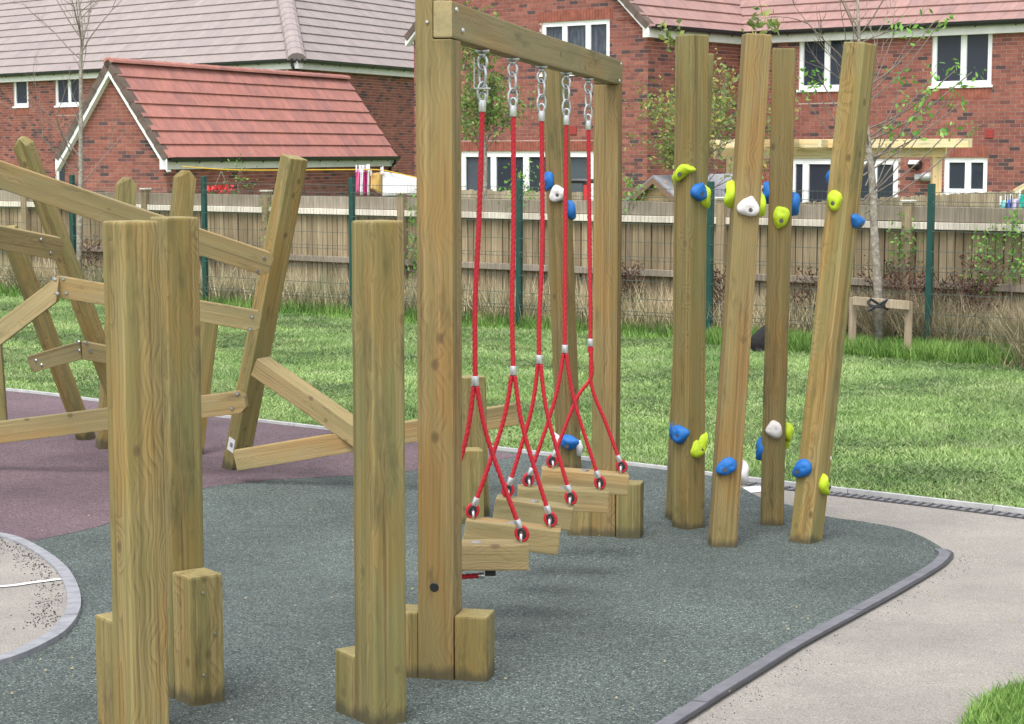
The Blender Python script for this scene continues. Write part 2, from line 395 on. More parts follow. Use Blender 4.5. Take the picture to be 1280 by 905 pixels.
def grass_mat(name, cols, lo=1.6, island=True, dry=None):
    m, t, b = mat_new(name, .75)
    p = geo_pos(t)
    r = t.nodes.new('ShaderNodeNewGeometry').outputs['Random Per Island'] if island else noi(t, p, 60, 4).outputs[0]
    c = ramp(t, [(0, cols[0]), (1, cols[2]), (.5, cols[1])], r).outputs[0]
    n = noi(t, p, lo, 5, .6).outputs[0]
    c = mix(t, 1, c, ramp(t, [(.36, (.55, .64, .55)), (.64, (1.3, 1.22, 1.2))], n).outputs[0], 'MULTIPLY')
    if dry:
        n2 = noi(t, p, 2.6, 4, .6).outputs[0]
        c = mix(t, math_(t, 'MULTIPLY', ramp(t, [(.5, (0, 0, 0)), (.72, (1, 1, 1))], n2).outputs[0], .6), c, dry)
    t.links.new(c, b.inputs['Base Color'])
    if not island: bump(t, b, r, .8, .02)
    try: b.inputs['Subsurface Weight'].default_value = 0
    except Exception: pass
    b.inputs['Specular IOR Level'].default_value = .25
    return m
SOILG = grass_mat('lawn_ground', ((.085, .145, .045), (.17, .26, .08), (.25, .35, .125)), 1.2, False, (.27, .32, .16))
LAWN = grass_mat('mown_lawn_blade', ((.135, .24, .07), (.245, .385, .13), (.41, .51, .24)), .8, True, (.36, .42, .23))
LUSH = grass_mat('lush_grass_blade', ((.085, .19, .035), (.15, .29, .06), (.26, .39, .12)), 1.5)
DRY = grass_mat('dry_straw_stem', ((.32, .26, .16), (.58, .49, .32), (.78, .70, .50)), 1.5)
SCRUB = grass_mat('scrub_blade', ((.08, .10, .04), (.22, .20, .11), (.38, .33, .20)), 3.0)
DEADW = grass_mat('dead_weed_stem', ((.13, .11, .065), (.29, .24, .155), (.46, .39, .27)), 4.0)
DOCK = grass_mat('brown_dock_stem', ((.07, .035, .03), (.13, .065, .05), (.17, .10, .075)), 1.5)
CLIP = grass_mat('cut_grass_heap', ((.06, .10, .035), (.125, .18, .075), (.27, .33, .17)), 2.5)
def leaf_mat(name, a, b_, c_):
    m, t, b = mat_new(name, .55)
    r = t.nodes.new('ShaderNodeNewGeometry').outputs['Random Per Island']
    c = ramp(t, [(0, a), (1, c_), (.6, b_)], r).outputs[0]
    t.links.new(c, b.inputs['Base Color'])
    tl = t.nodes.new('ShaderNodeBsdfTranslucent'); ms = t.nodes.new('ShaderNodeMixShader'); ms.inputs[0].default_value = .3
    t.links.new(c, tl.inputs[0]); t.links.new(b.outputs[0], ms.inputs[1]); t.links.new(tl.outputs[0], ms.inputs[2])
    t.links.new(ms.outputs[0], t.nodes['Material Output'].inputs[0]); return m
LEAF = leaf_mat('green_leaf', (.10, .19, .04), (.19, .31, .07), (.34, .42, .12))
LEAFY = leaf_mat('yellowing_leaf', (.13, .20, .05), (.24, .32, .09), (.48, .42, .10))
LEAFB = leaf_mat('bright_green_leaf', (.10, .26, .04), (.19, .42, .07), (.32, .52, .12))
def bark_mat():
    m, t, b = mat_new('pale_bark', .85)
    n = noi(t, geo_pos(t), 26, 4, .7).outputs[0]
    t.links.new(ramp(t, [(.3, (.14, .12, .10)), (.72, (.50, .46, .40)), (.5, (.26, .23, .19))], n).outputs[0], b.inputs['Base Color']); return m
BARK = bark_mat()
TWIG = simple('brown_twig', (.20, .165, .14), .8, var=.25, scale=30)
# ------------------------------------------------------------------ ground sheets
BR = [5.8, 7.0, 9.0, 10.2]
def sheet(name, pts, dz, mat, kind='structure', thick=0, label=None, cat=None):
    """pts: world xy outline; draped on the ground dz above it"""
    bm = bmesh.new(); vs = [bm.verts.new((p[0], p[1], 0)) for p in pts]; f = bm.faces.new(vs)
    if f.normal.z < 0: f.normal_flip()
    bmesh.ops.triangulate(bm, faces=bm.faces)
    for Y in BR: bmesh.ops.bisect_plane(bm, geom=list(bm.verts)+list(bm.edges)+list(bm.faces), plane_co=(0, Y, 0), plane_no=(0, 1, 0))
    if thick:
        r = bmesh.ops.extrude_face_region(bm, geom=list(bm.faces)); ex = set(v for v in r['geom'] if isinstance(v, bmesh.types.BMVert))
        for v in bm.verts: v.co.z = g(v.co.y)+(dz if v in ex else dz-thick)
    else:
        for v in bm.verts: v.co.z = g(v.co.y)+dz
    bmesh.ops.recalc_face_normals(bm, faces=bm.faces)
    if not thick:
        if sum(f.normal.z for f in bm.faces) < 0:
            for f in bm.faces: f.normal_flip()
    o = link(name, bm_mesh(name, bm), None, mat); return setp(o, label, cat, None, kind)
def gp(*pp): return [G(x, y).to_2d() for x, y in pp]
def smooth_line(pts, n=6):
    P = [Vector(p).to_2d() for p in pts]; o = []
    for i in range(len(P)-1):
        p0 = P[max(i-1, 0)]; p1 = P[i]; p2 = P[i+1]; p3 = P[min(i+2, len(P)-1)]
        for k in range(n):
            u = k/n; o.append(.5*((2*p1)+(p2-p0)*u+(2*p0-5*p1+4*p2-p3)*u*u+(3*p1-p0-3*p2+p3)*u**3))
    o.append(P[-1]); return o
def offset(pts, d):
    o = []
    for i, p in enumerate(pts):
        t = (pts[min(i+1, len(pts)-1)]-pts[max(i-1, 0)]).normalized(); o.append(p+Vector((-t.y, t.x))*d)
    return o
def strip(name, line, d0, d1, dz, mat, thick=0, **k):
    a = offset(line, d0); b = offset(line, d1); V = []; Fc = []
    # cut the line finely so it drapes; quads
    for p, q in zip(a, b): V += [(p.x, p.y, g(p.y)+dz), (q.x, q.y, g(q.y)+dz)]
    n = len(line)
    for i in range(n-1): Fc.append((2*i, 2*i+1, 2*i+3, 2*i+2))
    if thick:
        m = len(V)
        for p, q in zip(a, b): V += [(p.x, p.y, g(p.y)+dz-thick), (q.x, q.y, g(q.y)+dz-thick)]
        for i in range(n-1):
            Fc += [(2*i, 2*i+2, m+2*i+2, m+2*i), (2*i+1, m+2*i+1, m+2*i+3, 2*i+3)]
        Fc += [(0, m, m+1, 1), (2*n-2, 2*n-1, m+2*n-1, m+2*n-2)]
    me = bpy.data.meshes.new(name); me.from_pydata(V, [], Fc); me.update()
    bm = bmesh.new(); bm.from_mesh(me); bmesh.ops.recalc_face_normals(bm, faces=bm.faces)
    if not thick and sum(f.normal.z for f in bm.faces) < 0:
        for f in bm.faces: f.normal_flip()
    bm.to_mesh(me); bm.free()
    o = link(name, me, None, mat); return setp(o, k.get('label'), k.get('cat'), None, k.get('kind', 'structure'))
def edging(line, d0, d1, dz, mat, thick, unit=.9, gap=.007):
    # separate edging stones with open joints
    P = resample2(line, .03); k = max(2, int(unit/.03)); first = None
    for i in range(0, len(P)-2, k):
        seg = [q.copy() for q in P[i:i+k+1]]
        if len(seg) < 3: break
        seg[-1] = seg[-1]-(seg[-1]-seg[-2]).normalized()*gap; h = random.uniform(-.0015, .0015)
        o = strip('kerb' if first is None else 'edging_stone', seg[::3]+([seg[-1]] if (len(seg)-1) % 3 else []), d0, d1, dz+h, mat, thick=thick, kind='structure' if first is None else None)
        if first is None: first = o
        else: o.parent = first
def resample2(P, step):
    o = [P[0].copy()]; acc = 0
    for a, b in zip(P, P[1:]):
        L = (b-a).length
        if L < 1e-6: continue
        d = step-acc
        while d <= L: o.append(a+(b-a)*(d/L)); d += step
        acc = (acc+L) % step
    return o
# big lawn sheet, out to the horizon
xs = [-600, -60, 60, 600]; ys = [-300, 0, 5.8, 7.0, 9.0, 10.2, 40, 900]
V = [(x, y, g(y)) for y in ys for x in xs]
Fc = [(j*4+i, j*4+i+1, (j+1)*4+i+1, (j+1)*4+i) for j in range(len(ys)-1) for i in range(3)]
o = wmesh('ground', V, Fc, SOILG); setp(o, kind='structure')
# lawn edge line (image left -> right), extended both ways
edge_px = [(-260, 482), (-100, 485), (15, 491), (130, 505), (257, 521.6), (421, 541), (507, 553), (620, 564.7), (833, 589.7), (880, 596), (952, 605), (1096, 622), (1280, 644), (1500, 671)]
EDGE = smooth_line([G(*p) for p in edge_px], 4)
e1 = EDGE[-1]; e0 = EDGE[0]
sheet('path', [Vector((-9, -2))]+[Vector((-9, e0.y))]+EDGE+[Vector((9, e1.y-2)), Vector((9, -2))], .004, TARMAC)
back = [(905, 598.5), (952, 625), (988, 634), (1034, 648), (1081, 655), (1128, 664), (1160, 677), (1182, 691)]
front = [(1189, 696), (1185, 704), (1167, 718), (1131, 740), (1085, 766), (1016, 804), (952, 844), (901, 876), (850, 909), (790, 950)]
BK = smooth_line([G(*p) for p in back], 4); FR = smooth_line([G(*p) for p in [(1182, 691)]+front], 4)
nearest = [p for p in EDGE if p.x < G(905, 598.5).x]
circ_px = [(-60, 668), (0, 675), (28, 684), (60, 703), (80, 722), (92, 750), (90, 775), (70, 800), (30, 822), (-10, 836), (-60, 848)]
CI = smooth_line([G(*p) for p in circ_px], 5)
last = FR[-1]
# green rubber covers everything, maroon laid over it, tarmac disc over both
sheet('rubber_surface', nearest+BK+FR+[Vector((last.x-.1, 2.0)), Vector((-8, 2.0)), Vector((-8, e0.y))], .012, RUB_G)
mar = [(-260, 700), (-30, 694), (39, 680), (80, 671), (123, 661), (190, 636), (259, 612), (320, 605), (343, 602), (440, 597), (515, 591), (600, 580), (650, 573)]
ML = smooth_line([G(*p) for p in mar], 4)
edge2 = [p for p in EDGE if p.x < ML[-1].x]
sheet('maroon_rubber_surface', offset(edge2, -.012)+[ML[-1]]+ML[::-1], .0135, RUB_M)
sheet('tarmac_disc', CI+[Vector((CI[-1].x-1.2, CI[-1].y)), Vector((CI[0].x-1.2, CI[0].y))], .021, TARMAC)
edging(CI, -.028, .028, .034, KERB, .04)
LN = smooth_line([G(-120, 746), G(0, 740), G(40, 735), G(78, 730)], 4)
strip('painted_line', LN, -.022, .022, .0255, PAINT)
KERBW = simple('white_kerb', (.46, .46, .46), .85, var=.15, scale=10)
edging([q for q in EDGE if abs(q.x) < 7], .0, .032, .032, KERBW, .06)
edging(FR, -.005, -.058, .022, KERBG, .03)
strip('joint_line', FR, .0, .012, .0175, BLACKP)
# slot drain beside the lawn kerb
dl = [p for p in EDGE if p.x > G(925, 601).x]
dr = strip('drain_channel', dl, -.125, -.01, .0075, BLACKP)
mb = MB()
for a, b in zip(dl, dl[1:]):
    L = (b-a).length; t = (b-a)/L; nn = Vector((-t.y, t.x)); k = max(1, int(L/.05))
    for i in range(k):
        c = a+t*(L*(i+.5)/k); ang = math.atan2(t.y, t.x)
        for r0 in (-.118, -.063):
            M = Matrix.Translation((c.x, c.y, g(c.y)))@Matrix.Rotation(ang, 4, 'Z'); mb.box((-.014, r0, .006), (.014, r0+.042, .013), M)
o = mb.build('drain_grating', simple('drain_grey', (.17, .17, .18), .7)); setp(o, kind='stuff', label='dark plastic drain grating beside the lawn kerb on the right', cat='drain')
mk = sheet('painted_line', gp((922, 612), (950, 608), (954, 616), (926, 619)), .0085, PAINT)
# ------------------------------------------------------------------ grass
def blades(n, region, hmin, hmax, wid, lean=.5, zoff=0, dens=None):
    """region(n) -> xy array"""
    xy = region(n); n = len(xy)
    h = RNG.uniform(hmin, hmax, n); a = RNG.uniform(0, 2*np.pi, n); l = RNG.normal(0, lean, (n, 2))*h[:, None]
    gz = np.interp(xy[:, 1], [q[0] for q in GB], [q[1] for q in GB])+zoff
    dx = np.cos(a)*wid/2*RNG.uniform(.6, 1.4, n); dy = np.sin(a)*wid/2
    V = np.zeros((n, 3, 3)); V[:, 0, 0] = xy[:, 0]-dx; V[:, 0, 1] = xy[:, 1]-dy; V[:, 1, 0] = xy[:, 0]+dx; V[:, 1, 1] = xy[:, 1]+dy
    V[:, 0, 2] = V[:, 1, 2] = gz; V[:, 2, 0] = xy[:, 0]+l[:, 0]; V[:, 2, 1] = xy[:, 1]+l[:, 1]; V[:, 2, 2] = gz+h
    return V
ME0 = Vector((-6.0, 26.3)); MD = Vector((2.028, -1.457)); MDn = MD.normalized(); MNn = Vector((.583, .812))
def meshline_y(x): return ME0.y+(x-ME0.x)/MD.x*MD.y
EX = np.array([p.x for p in EDGE]); EY = np.array([p.y for p in EDGE])
def in_view(x, y, marg=.03): return np.abs(x) < y*(640/F+marg)
def lawn_region(n):
    out = []; c = 0
    while c < n:
        x = RNG.uniform(-8.2, 6.8, n); y = RNG.uniform(7.5, 29, n)
        # more blades near: accept by 1/y
        ok = in_view(x, y) & (y > np.interp(x, EX, EY)+.07) & (y < meshline_y(x)+1.5) & (RNG.uniform(0, 1, n) < (9/y)**1.0)
        out.append(np.stack([x[ok], y[ok]], 1)); c += ok.sum()
    return np.concatenate(out)[:n]
def nz(xy, s, sd=0):
    return np.array([noise.noise(Vector((a*s+sd, b*s*1.0, sd))) for a, b in xy])
V1 = blades(430000, lawn_region, .006, .024, .0090, 1.5)
xy = V1[:, 0, :2]; 
f = 1+.9*np.sin(xy[:, 0]*2.1+np.sin(xy[:, 1]*1.7)*2)*np.sin(xy[:, 1]*2.9+xy[:, 0]*.8)
V1[:, 2, 2] += .012*np.clip(f, 0, 3)
o = tri_cloud('lawn_grass', V1, LAWN); setp(o, 'short mown green lawn between the play area and the fence', 'grass')
# tufts of cut grass lying in rows
def clip_region(n):
    cs = []; 
    while len(cs) < 2600:
        x = RNG.uniform(-8, 6.5); y = RNG.uniform(8, 27)
        if in_view(x, y) and y > np.interp(x, EX, EY)+.3 and y < meshline_y(x)-.4 and math.sin(x*1.3+y*2.2+noise.noise(Vector((x*.6, y*.6, 2)))*4) > -.1: cs.append((x, y))
    cs = np.array(cs); idx = RNG.integers(0, len(cs), n); s = RNG.uniform(.05, .22, len(cs))
    return cs[idx]+np.stack([RNG.normal(0, 1, n)*s[idx], RNG.normal(0, .45, n)*s[idx]], 1)
V2 = blades(120000, clip_region, .010, .042, .010, 1.8)
ok = V2[:, 0, 1] > np.interp(V2[:, 0, 0], EX, EY)+.08; V2 = V2[ok]
o = tri_cloud('cut_grass', V2, CLIP); setp(o, 'clumps of cut grass lying on the mown lawn', 'grass')
# lush verge in front of the wire fence
def band(d0, d1, clump=0):
    def r(n):
        t = RNG.uniform(-.9, 6.0, n); d = RNG.uniform(d0, d1, n)
        x = ME0.x+MD.x*t-MNn.x*d; y = ME0.y+MD.y*t-MNn.y*d
        if clump:
            m = np.sin(t*9+np.sin(t*23)*1.5)+.6*np.sin(t*31) > RNG.uniform(-1.6, 1.2, n)
            x, y = x[m], y[m]
        return np.stack([x, y], 1)
    return r
Vg = np.concatenate([blades(52000, band(-.95, .12), .06, .20, .013, .3), blades(16000, band(-.1, .45, 1), .03, .10, .013, .45)])
o = tri_cloud('verge_grass', Vg, LUSH); setp(o, 'lush uncut green grass along the foot of the fence', 'grass')
def stake_r(n):
    t = RNG.uniform(4.1, 5.6, n); d = RNG.uniform(.1, .75, n)*np.clip(1.2-np.abs(t-4.8)*.6, .2, 1); return np.stack([ME0.x+MD.x*t-MNn.x*d, ME0.y+MD.y*t-MNn.y*d], 1)
o = tri_cloud('verge_tuft', blades(15000, stake_r, .06, .22, .013, .35), LUSH); setp(o, 'thicker green grass around the foot of the tree stake frame', 'grass')
Vd = np.concatenate([blades(36000, band(-.95, -.05, 1), .12, .50, .013, .35), blades(9000, band(-.95, -.15, 1), .2, .68, .011, .25)])
Vs = np.concatenate([blades(16000, band(-.95, -.05), .1, .42, .012, .5), blades(6000, band(-.95, .1, 1), .2, .6, .010, .35)])
o = tri_cloud('scrub', Vs, SCRUB); setp(o, 'low brown and green scrub tangled along the fence foot', 'scrub')
o = tri_cloud('dry_grass', Vd, DRY); setp(o, 'tall dry straw coloured grass in front of the fence', 'grass')
RC = [(random.uniform(4.6, 6.1), random.uniform(-.6, .45), random.uniform(.03, .09)) for _ in range(22)]
def rough_r(n):
    k = RNG.integers(0, len(RC), n); c = np.array(RC)[k]; t = c[:, 0]+RNG.normal(0, 1, n)*c[:, 2]; d = c[:, 1]+RNG.normal(0, 1, n)*.14
    ok = (t > 5.0) | (d < .05); t, d = t[ok], d[ok]
    return np.stack([ME0.x+MD.x*t-MNn.x*d, ME0.y+MD.y*t-MNn.y*d], 1)
Vr = blades(24000, rough_r, .08, .66, .010, .45)
o = tri_cloud('dead_weeds', Vr, DEADW); setp(o, 'heap of dead tangled weeds at the right end of the fence', 'weeds')
Vr = blades(7000, rough_r, .08, .42, .011, .6)
o = tri_cloud('weeds', Vr, CLIP); setp(o, 'grey green weeds growing through the dead heap on the right', 'weeds')
# lush corner bottom right
cor = gp((1202, 912), (1216, 893), (1240, 876), (1266, 866), (1300, 858), (1360, 862), (1360, 960), (1202, 960))
sheet('grass_verge', cor, .010, SOILG)
def corner_region(n):
    c = [Vector(p) for p in cor]; bb = [min(p.x for p in c), max(p.x for p in c), min(p.y for p in c), max(p.y for p in c)]
    x = RNG.uniform(bb[0]-.02, bb[1], n*3); y = RNG.uniform(bb[2], bb[3]+.02, n*3); ins = np.zeros(len(x), bool)
    for i in range(len(c)):
        a, b = c[i], c[i-1]
        cond = ((a.y > y) != (b.y > y)) & (x < (b.x-a.x)*(y-a.y)/(b.y-a.y+1e-9)+a.x); ins ^= cond
    return np.stack([x[ins], y[ins]], 1)[:n]
o = tri_cloud('corner_grass', blades(9000, corner_region, .02, .06, .006, .5, .01), LUSH); setp(o, 'bright green grass in the bottom right corner beside the path', 'grass')
# crumbs and grit swept against the edgings
mb = MB()
def crumb(x, y, s, dz):
    z = g(y)+dz; a = random.uniform(0, 6); v = []
    for k in range(4): v.append((x+s*math.cos(a+k*1.57)*random.uniform(.5, 1), y+s*math.sin(a+k*1.57)*random.uniform(.5, 1), z))
    v.append((x, y, z+s*.8)); mb.add(v, [(0, 1, 4), (1, 2, 4), (2, 3, 4), (3, 0, 4)])
for i in range(650):
    p = random.choice(CI[6:34]); d = abs(random.gauss(0, .07))+.05
    q = p+Vector((-d, random.gauss(0, .04))); 
    if random.random() < .8 or 1: crumb(q.x, q.y, random.uniform(.002, .007), .0215)
for i in range(260):
    k = random.randrange(3, len(FR)-1); p = FR[k]; t = (FR[k]-FR[k-1]).normalized(); nn = Vector((t.y, -t.x)); d = random.uniform(-.02, .02)
    q = p-nn*(-.0)+Vector((abs(random.gauss(0, .07))+.02, -abs(random.gauss(0, .05)))); crumb(q.x, q.y, random.uniform(.0015, .0045), .0045)
o = mb.build('rubber_crumbs', simple('black_crumb', (.03, .03, .035), .9)); setp(o, 'loose black rubber crumbs scattered along the edgings', 'grit', kind='stuff')
mb = MB()
for i in range(120):
    px = random.uniform(0, 1270); py = random.uniform(600, 900); q = G(px, py); crumb(q.x, q.y, random.uniform(.004, .009), .0175)
o = mb.build('leaf_litter', simple('tan_litter', (.32, .27, .16), .9)); setp(o, 'tiny scraps of leaf and grit on the rubber surface', 'litter', kind='stuff')
# ------------------------------------------------------------------ brick walls
class Wall:
    def __init__(s, a, b):
        s.a = Vector(a); s.b = Vector(b); s.L = (s.b-s.a).length; s.d = (s.b-s.a)/s.L
        s.n = Vector((s.d.y, -s.d.x)); s.ang = math.atan2(s.d.y, s.d.x)       # a->b left to right, n towards the camera
        s.open = []
    def W(s, u, z, d=0): return Vector((s.a.x+s.d.x*u+s.n.x*d, s.a.y+s.d.y*u+s.n.y*d, z))
    def hit(s, px, py):
        r = ray(px, py); o = Vector((0, 0)); rd = Vector((r.x, r.y))
        t = (s.a-o).dot(s.n)/rd.dot(s.n); p = rd*t
        return (p-s.a).dot(s.d), HC+r.z*t
def build_wall(wl, z0, z1, bricks, mortar, top=None, stuff=None, solds=()):
    """collect bricks as (wall, u, z, len) ; top(u) = height limit. mortar plane cut round openings"""
    us = sorted(set([0, wl.L]+[q for o in wl.open for q in o[:2]])); zs = sorted(set([z0, z1]+[q for o in wl.open for q in o[2:4] if z0 < q < z1]))
    for i in range(len(us)-1):
        for j in range(len(zs)-1):
            cu = (us[i]+us[i+1])/2; cz = (zs[j]+zs[j+1])/2
            if cu < 0 or cu > wl.L: continue
            if any(o[0] < cu < o[1] and o[2] < cz < o[3] for o in wl.open): continue
            u0, u1, a, b = max(us[i], 0), min(us[i+1], wl.L), zs[j], zs[j+1]
            if top:
                P = [(u0, a), (u1, a)]; ap = [u for u in wl.peaks if u0 < u < u1]
                tp = [(u1, min(b, top(u1)))]+[(u, min(b, top(u))) for u in ap]+[(u0, min(b, top(u0)))]
                P += tp; P = [(u, max(z, a)) for u, z in P]
            else: P = [(u0, a), (u1, a), (u1, b), (u0, b)]
            mortar.add([wl.W(u, z, 0) for u, z in P], [tuple(range(len(P)))])
    k = 0; z = z0+.005
    blocks = list(wl.open)+list(solds)
    while z+.065 <= z1+.03:
        u = -(.1125 if k % 2 else 0)
        while u < wl.L:
            u0, u1 = max(u, 0), min(u+.215, wl.L)
            segs = [(u0, u1)]
            for o in blocks:
                if o[2]-.03 < z+.0325 < o[3]+.03 and o[2] < z+.0325 < o[3]:
                    ns = []
                    for a, b in segs:
                        if b <= o[0] or a >= o[1]: ns.append((a, b))
                        else:
                            if a < o[0]-.03: ns.append((a, o[0]-.005))
                            if b > o[1]+.03: ns.append((o[1]+.005, b))
                    segs = ns
            for a, b in segs:
                if b-a < .04: continue
                zt = z+.065
                if top and (top((a+b)/2) < zt): continue
                bricks.append((wl, a, z, b-a))
            u += .225
        z += .075; k += 1
def soldier(wl, u0, u1, z, h, parent, proud=.012):
    mb = MB(); n = max(1, round((u1-u0)/.075)); w_ = (u1-u0)/n
    for i in range(n):
        M = Matrix.Translation(wl.W(u0+i*w_+.004, z))@Matrix.Rotation(wl.ang, 4, 'Z'); mb.box((0, -proud, 0), (w_-.008, 0, h-.008), M)
    o = mb.build('soldier_course', SOLDIER, parent); o['kind'] = 'stuff'
def emit_bricks(bricks, parent, nmax=300):
    """the largest full bricks in view as parts of their own, the rest as one mesh"""
    sc = []
    for i, (wl, u, z, l) in enumerate(bricks):
        p = wl.W(u+l/2, z); q = proj(p)
        inside = -5 < q[0] < 1285 and -5 < q[1] < 262
        sc.append((l > .2 and inside, -p.y, i))
    order = sorted(range(len(bricks)), key=lambda i: (not sc[i][0], -sc[i][1]))
    v, f = box_vf((0, -.007, 0), (.215, 0, .065)); me = bpy.data.meshes.new('brick'); me.from_pydata(v, [], f); me.materials.append(BRICK)
    pl = wloc(parent); chosen = set(i for i in order[:nmax] if sc[i][0])
    rest = MB()
    for i, (wl, u, z, l) in enumerate(bricks):
        if i in chosen:
            o = bpy.data.objects.new('brick', me); COL.objects.link(o); o.parent = parent
            o.location = wl.W(u, z)-pl; o.rotation_euler = (0, 0, wl.ang)
        else:
            q = proj(wl.W(u, z))
            if q[0] < -420 or q[0] > 1500 or q[1] < -90: continue
            M = Matrix.Translation(wl.W(u, z))@Matrix.Rotation(wl.ang, 4, 'Z')
            pr = .007+random.uniform(-.001, .002)
            vv = [M@Vector(c) for c in ((0, -pr, 0), (l, -pr, 0), (l, -pr, .065), (0, -pr, .065), (0, 0, 0), (l, 0, 0), (l, 0, .065), (0, 0, .065))]
            rest.add(vv, [(0, 1, 2, 3), (4, 5, 1, 0), (3, 2, 6, 7), (1, 5, 6, 2), (4, 0, 3, 7)])
    if rest.v:
        o = rest.build('brickwork', BRICK, parent); o['kind'] = 'stuff'
def window(wl, u0, u1, z0, z1, parent, cols, fills=None, name='window', sill=True, rec=.07, fw=.065):
    """cols: list of relative widths of the lights; fills: list of None/'net'/'blind' behind each pane"""
    pl = wtot(parent)
    T = lambda v: (wl.W(v[0], v[2], v[1]))
    fr = MB()
    def bx(mb, ua, ub, da, db, za, zb): 
        c = [(ua, da, za), (ub, da, za), (ub, db, za), (ua, db, za), (ua, da, zb), (ub, da, zb), (ub, db, zb), (ua, db, zb)]
        mb.add([T(q) for q in c], [(0, 1, 2, 3), (4, 7, 6, 5), (0, 4, 5, 1), (1, 5, 6, 2), (2, 6, 7, 3), (3, 7, 4, 0)])
    # reveal lining, frame
    d1 = -rec+.045; d0 = -rec
    bx(fr, u0, u1, d0, d1, z1-fw, z1); bx(fr, u0, u1, d0, d1, z0, z0+fw)
    bx(fr, u0, u0+fw, d0, d1-.002, z0+fw, z1-fw); bx(fr, u1-fw, u1, d0, d1-.002, z0+fw, z1-fw)
    root = fr.build(name, UPVC, parent)
    tot = sum(cols); uu = u0+fw; W_ = u1-u0-2*fw; panes = []
    for i, c in enumerate(cols):
        a = uu; b = uu+W_*c/tot; uu = b
        if i < len(cols)-1:
            m = MB(); bx(m, b-fw*.5, b+fw*.5, d0, d1-.004, z0+fw, z1-fw); m.build('mullion', UPVC, root); b -= fw*.5
        if i > 0: a += fw*.5
        s = MB(); sw = .03
        bx(s, a+.003, b-.003, d0+.008, d1+.008, z1-fw-sw, z1-fw-.003); bx(s, a+.003, b-.003, d0+.008, d1+.008, z0+fw+.003, z0+fw+sw)
        bx(s, a+.003, a+sw, d0+.008, d1+.006, z0+fw+sw, z1-fw-sw); bx(s, b-sw, b-.003, d0+.008, d1+.006, z0+fw+sw, z1-fw-sw)
        s.build('sash', UPVC, root)
        m = MB(); m.add([T((q[0], -rec+.018, q[1])) for q in ((a+sw, z0+fw+sw), (b-sw, z0+fw+sw), (b-sw, z1-fw-sw), (a+sw, z1-fw-sw))], [(0, 1, 2, 3)])
        m.build('pane', GLASS, root)
        if fills and fills[i]:
            m = MB(); n = 14 if fills[i] == 'net' else 1
            pts = []
            for k in range(n+1):
                u = a+(b-a)*k/n; dd = -rec-.06-(.02*(k % 2) if n > 1 else 0); pts += [T((u, dd, z0+fw)), T((u, dd, z1-fw))]
            m.add(pts, [(2*k, 2*k+2, 2*k+3, 2*k+1) for k in range(n)])
            m.build('curtain' if fills[i] == 'net' else 'blind', NETC if fills[i] == 'net' else CURT, root)
    r = MB(); bx(r, u0-.0, u1+.0, -rec-.9, -rec-.002, z0, z1)
    # keep only a dark box open to the window
    r.f = [q for q in r.f if True]
    rm = MB(); c = [(u0, -.9), (u1, -.9)]
    P = [T((u0, -rec-.003, z0)), T((u1, -rec-.003, z0)), T((u1, -rec-.003, z1)), T((u0, -rec-.003, z1)), T((u0, -1, z0)), T((u1, -1, z0)), T((u1, -1, z1)), T((u0, -1, z1))]
    rm.add(P, [(4, 5, 6, 7), (0, 1, 5, 4), (3, 7, 6, 2), (0, 4, 7, 3), (1, 2, 6, 5)])
    rm.build('room_recess', DARKROOM, root)
    rv = MB(); P = [T((u0, 0, z0)), T((u1, 0, z0)), T((u1, 0, z1)), T((u0, 0, z1)), T((u0, -rec, z0)), T((u1, -rec, z0)), T((u1, -rec, z1)), T((u0, -rec, z1))]
    rv.add(P, [(3, 2, 6, 7), (0, 3, 7, 4), (1, 5, 6, 2), (0, 4, 5, 1)]); rv.build('reveal', MORTAR, root)
    if sill:
        s = MB(); bx(s, u0-.04, u1+.04, -rec, .035, z0-.045, z0+.004); s.build('sill', UPVC, root)
    return root
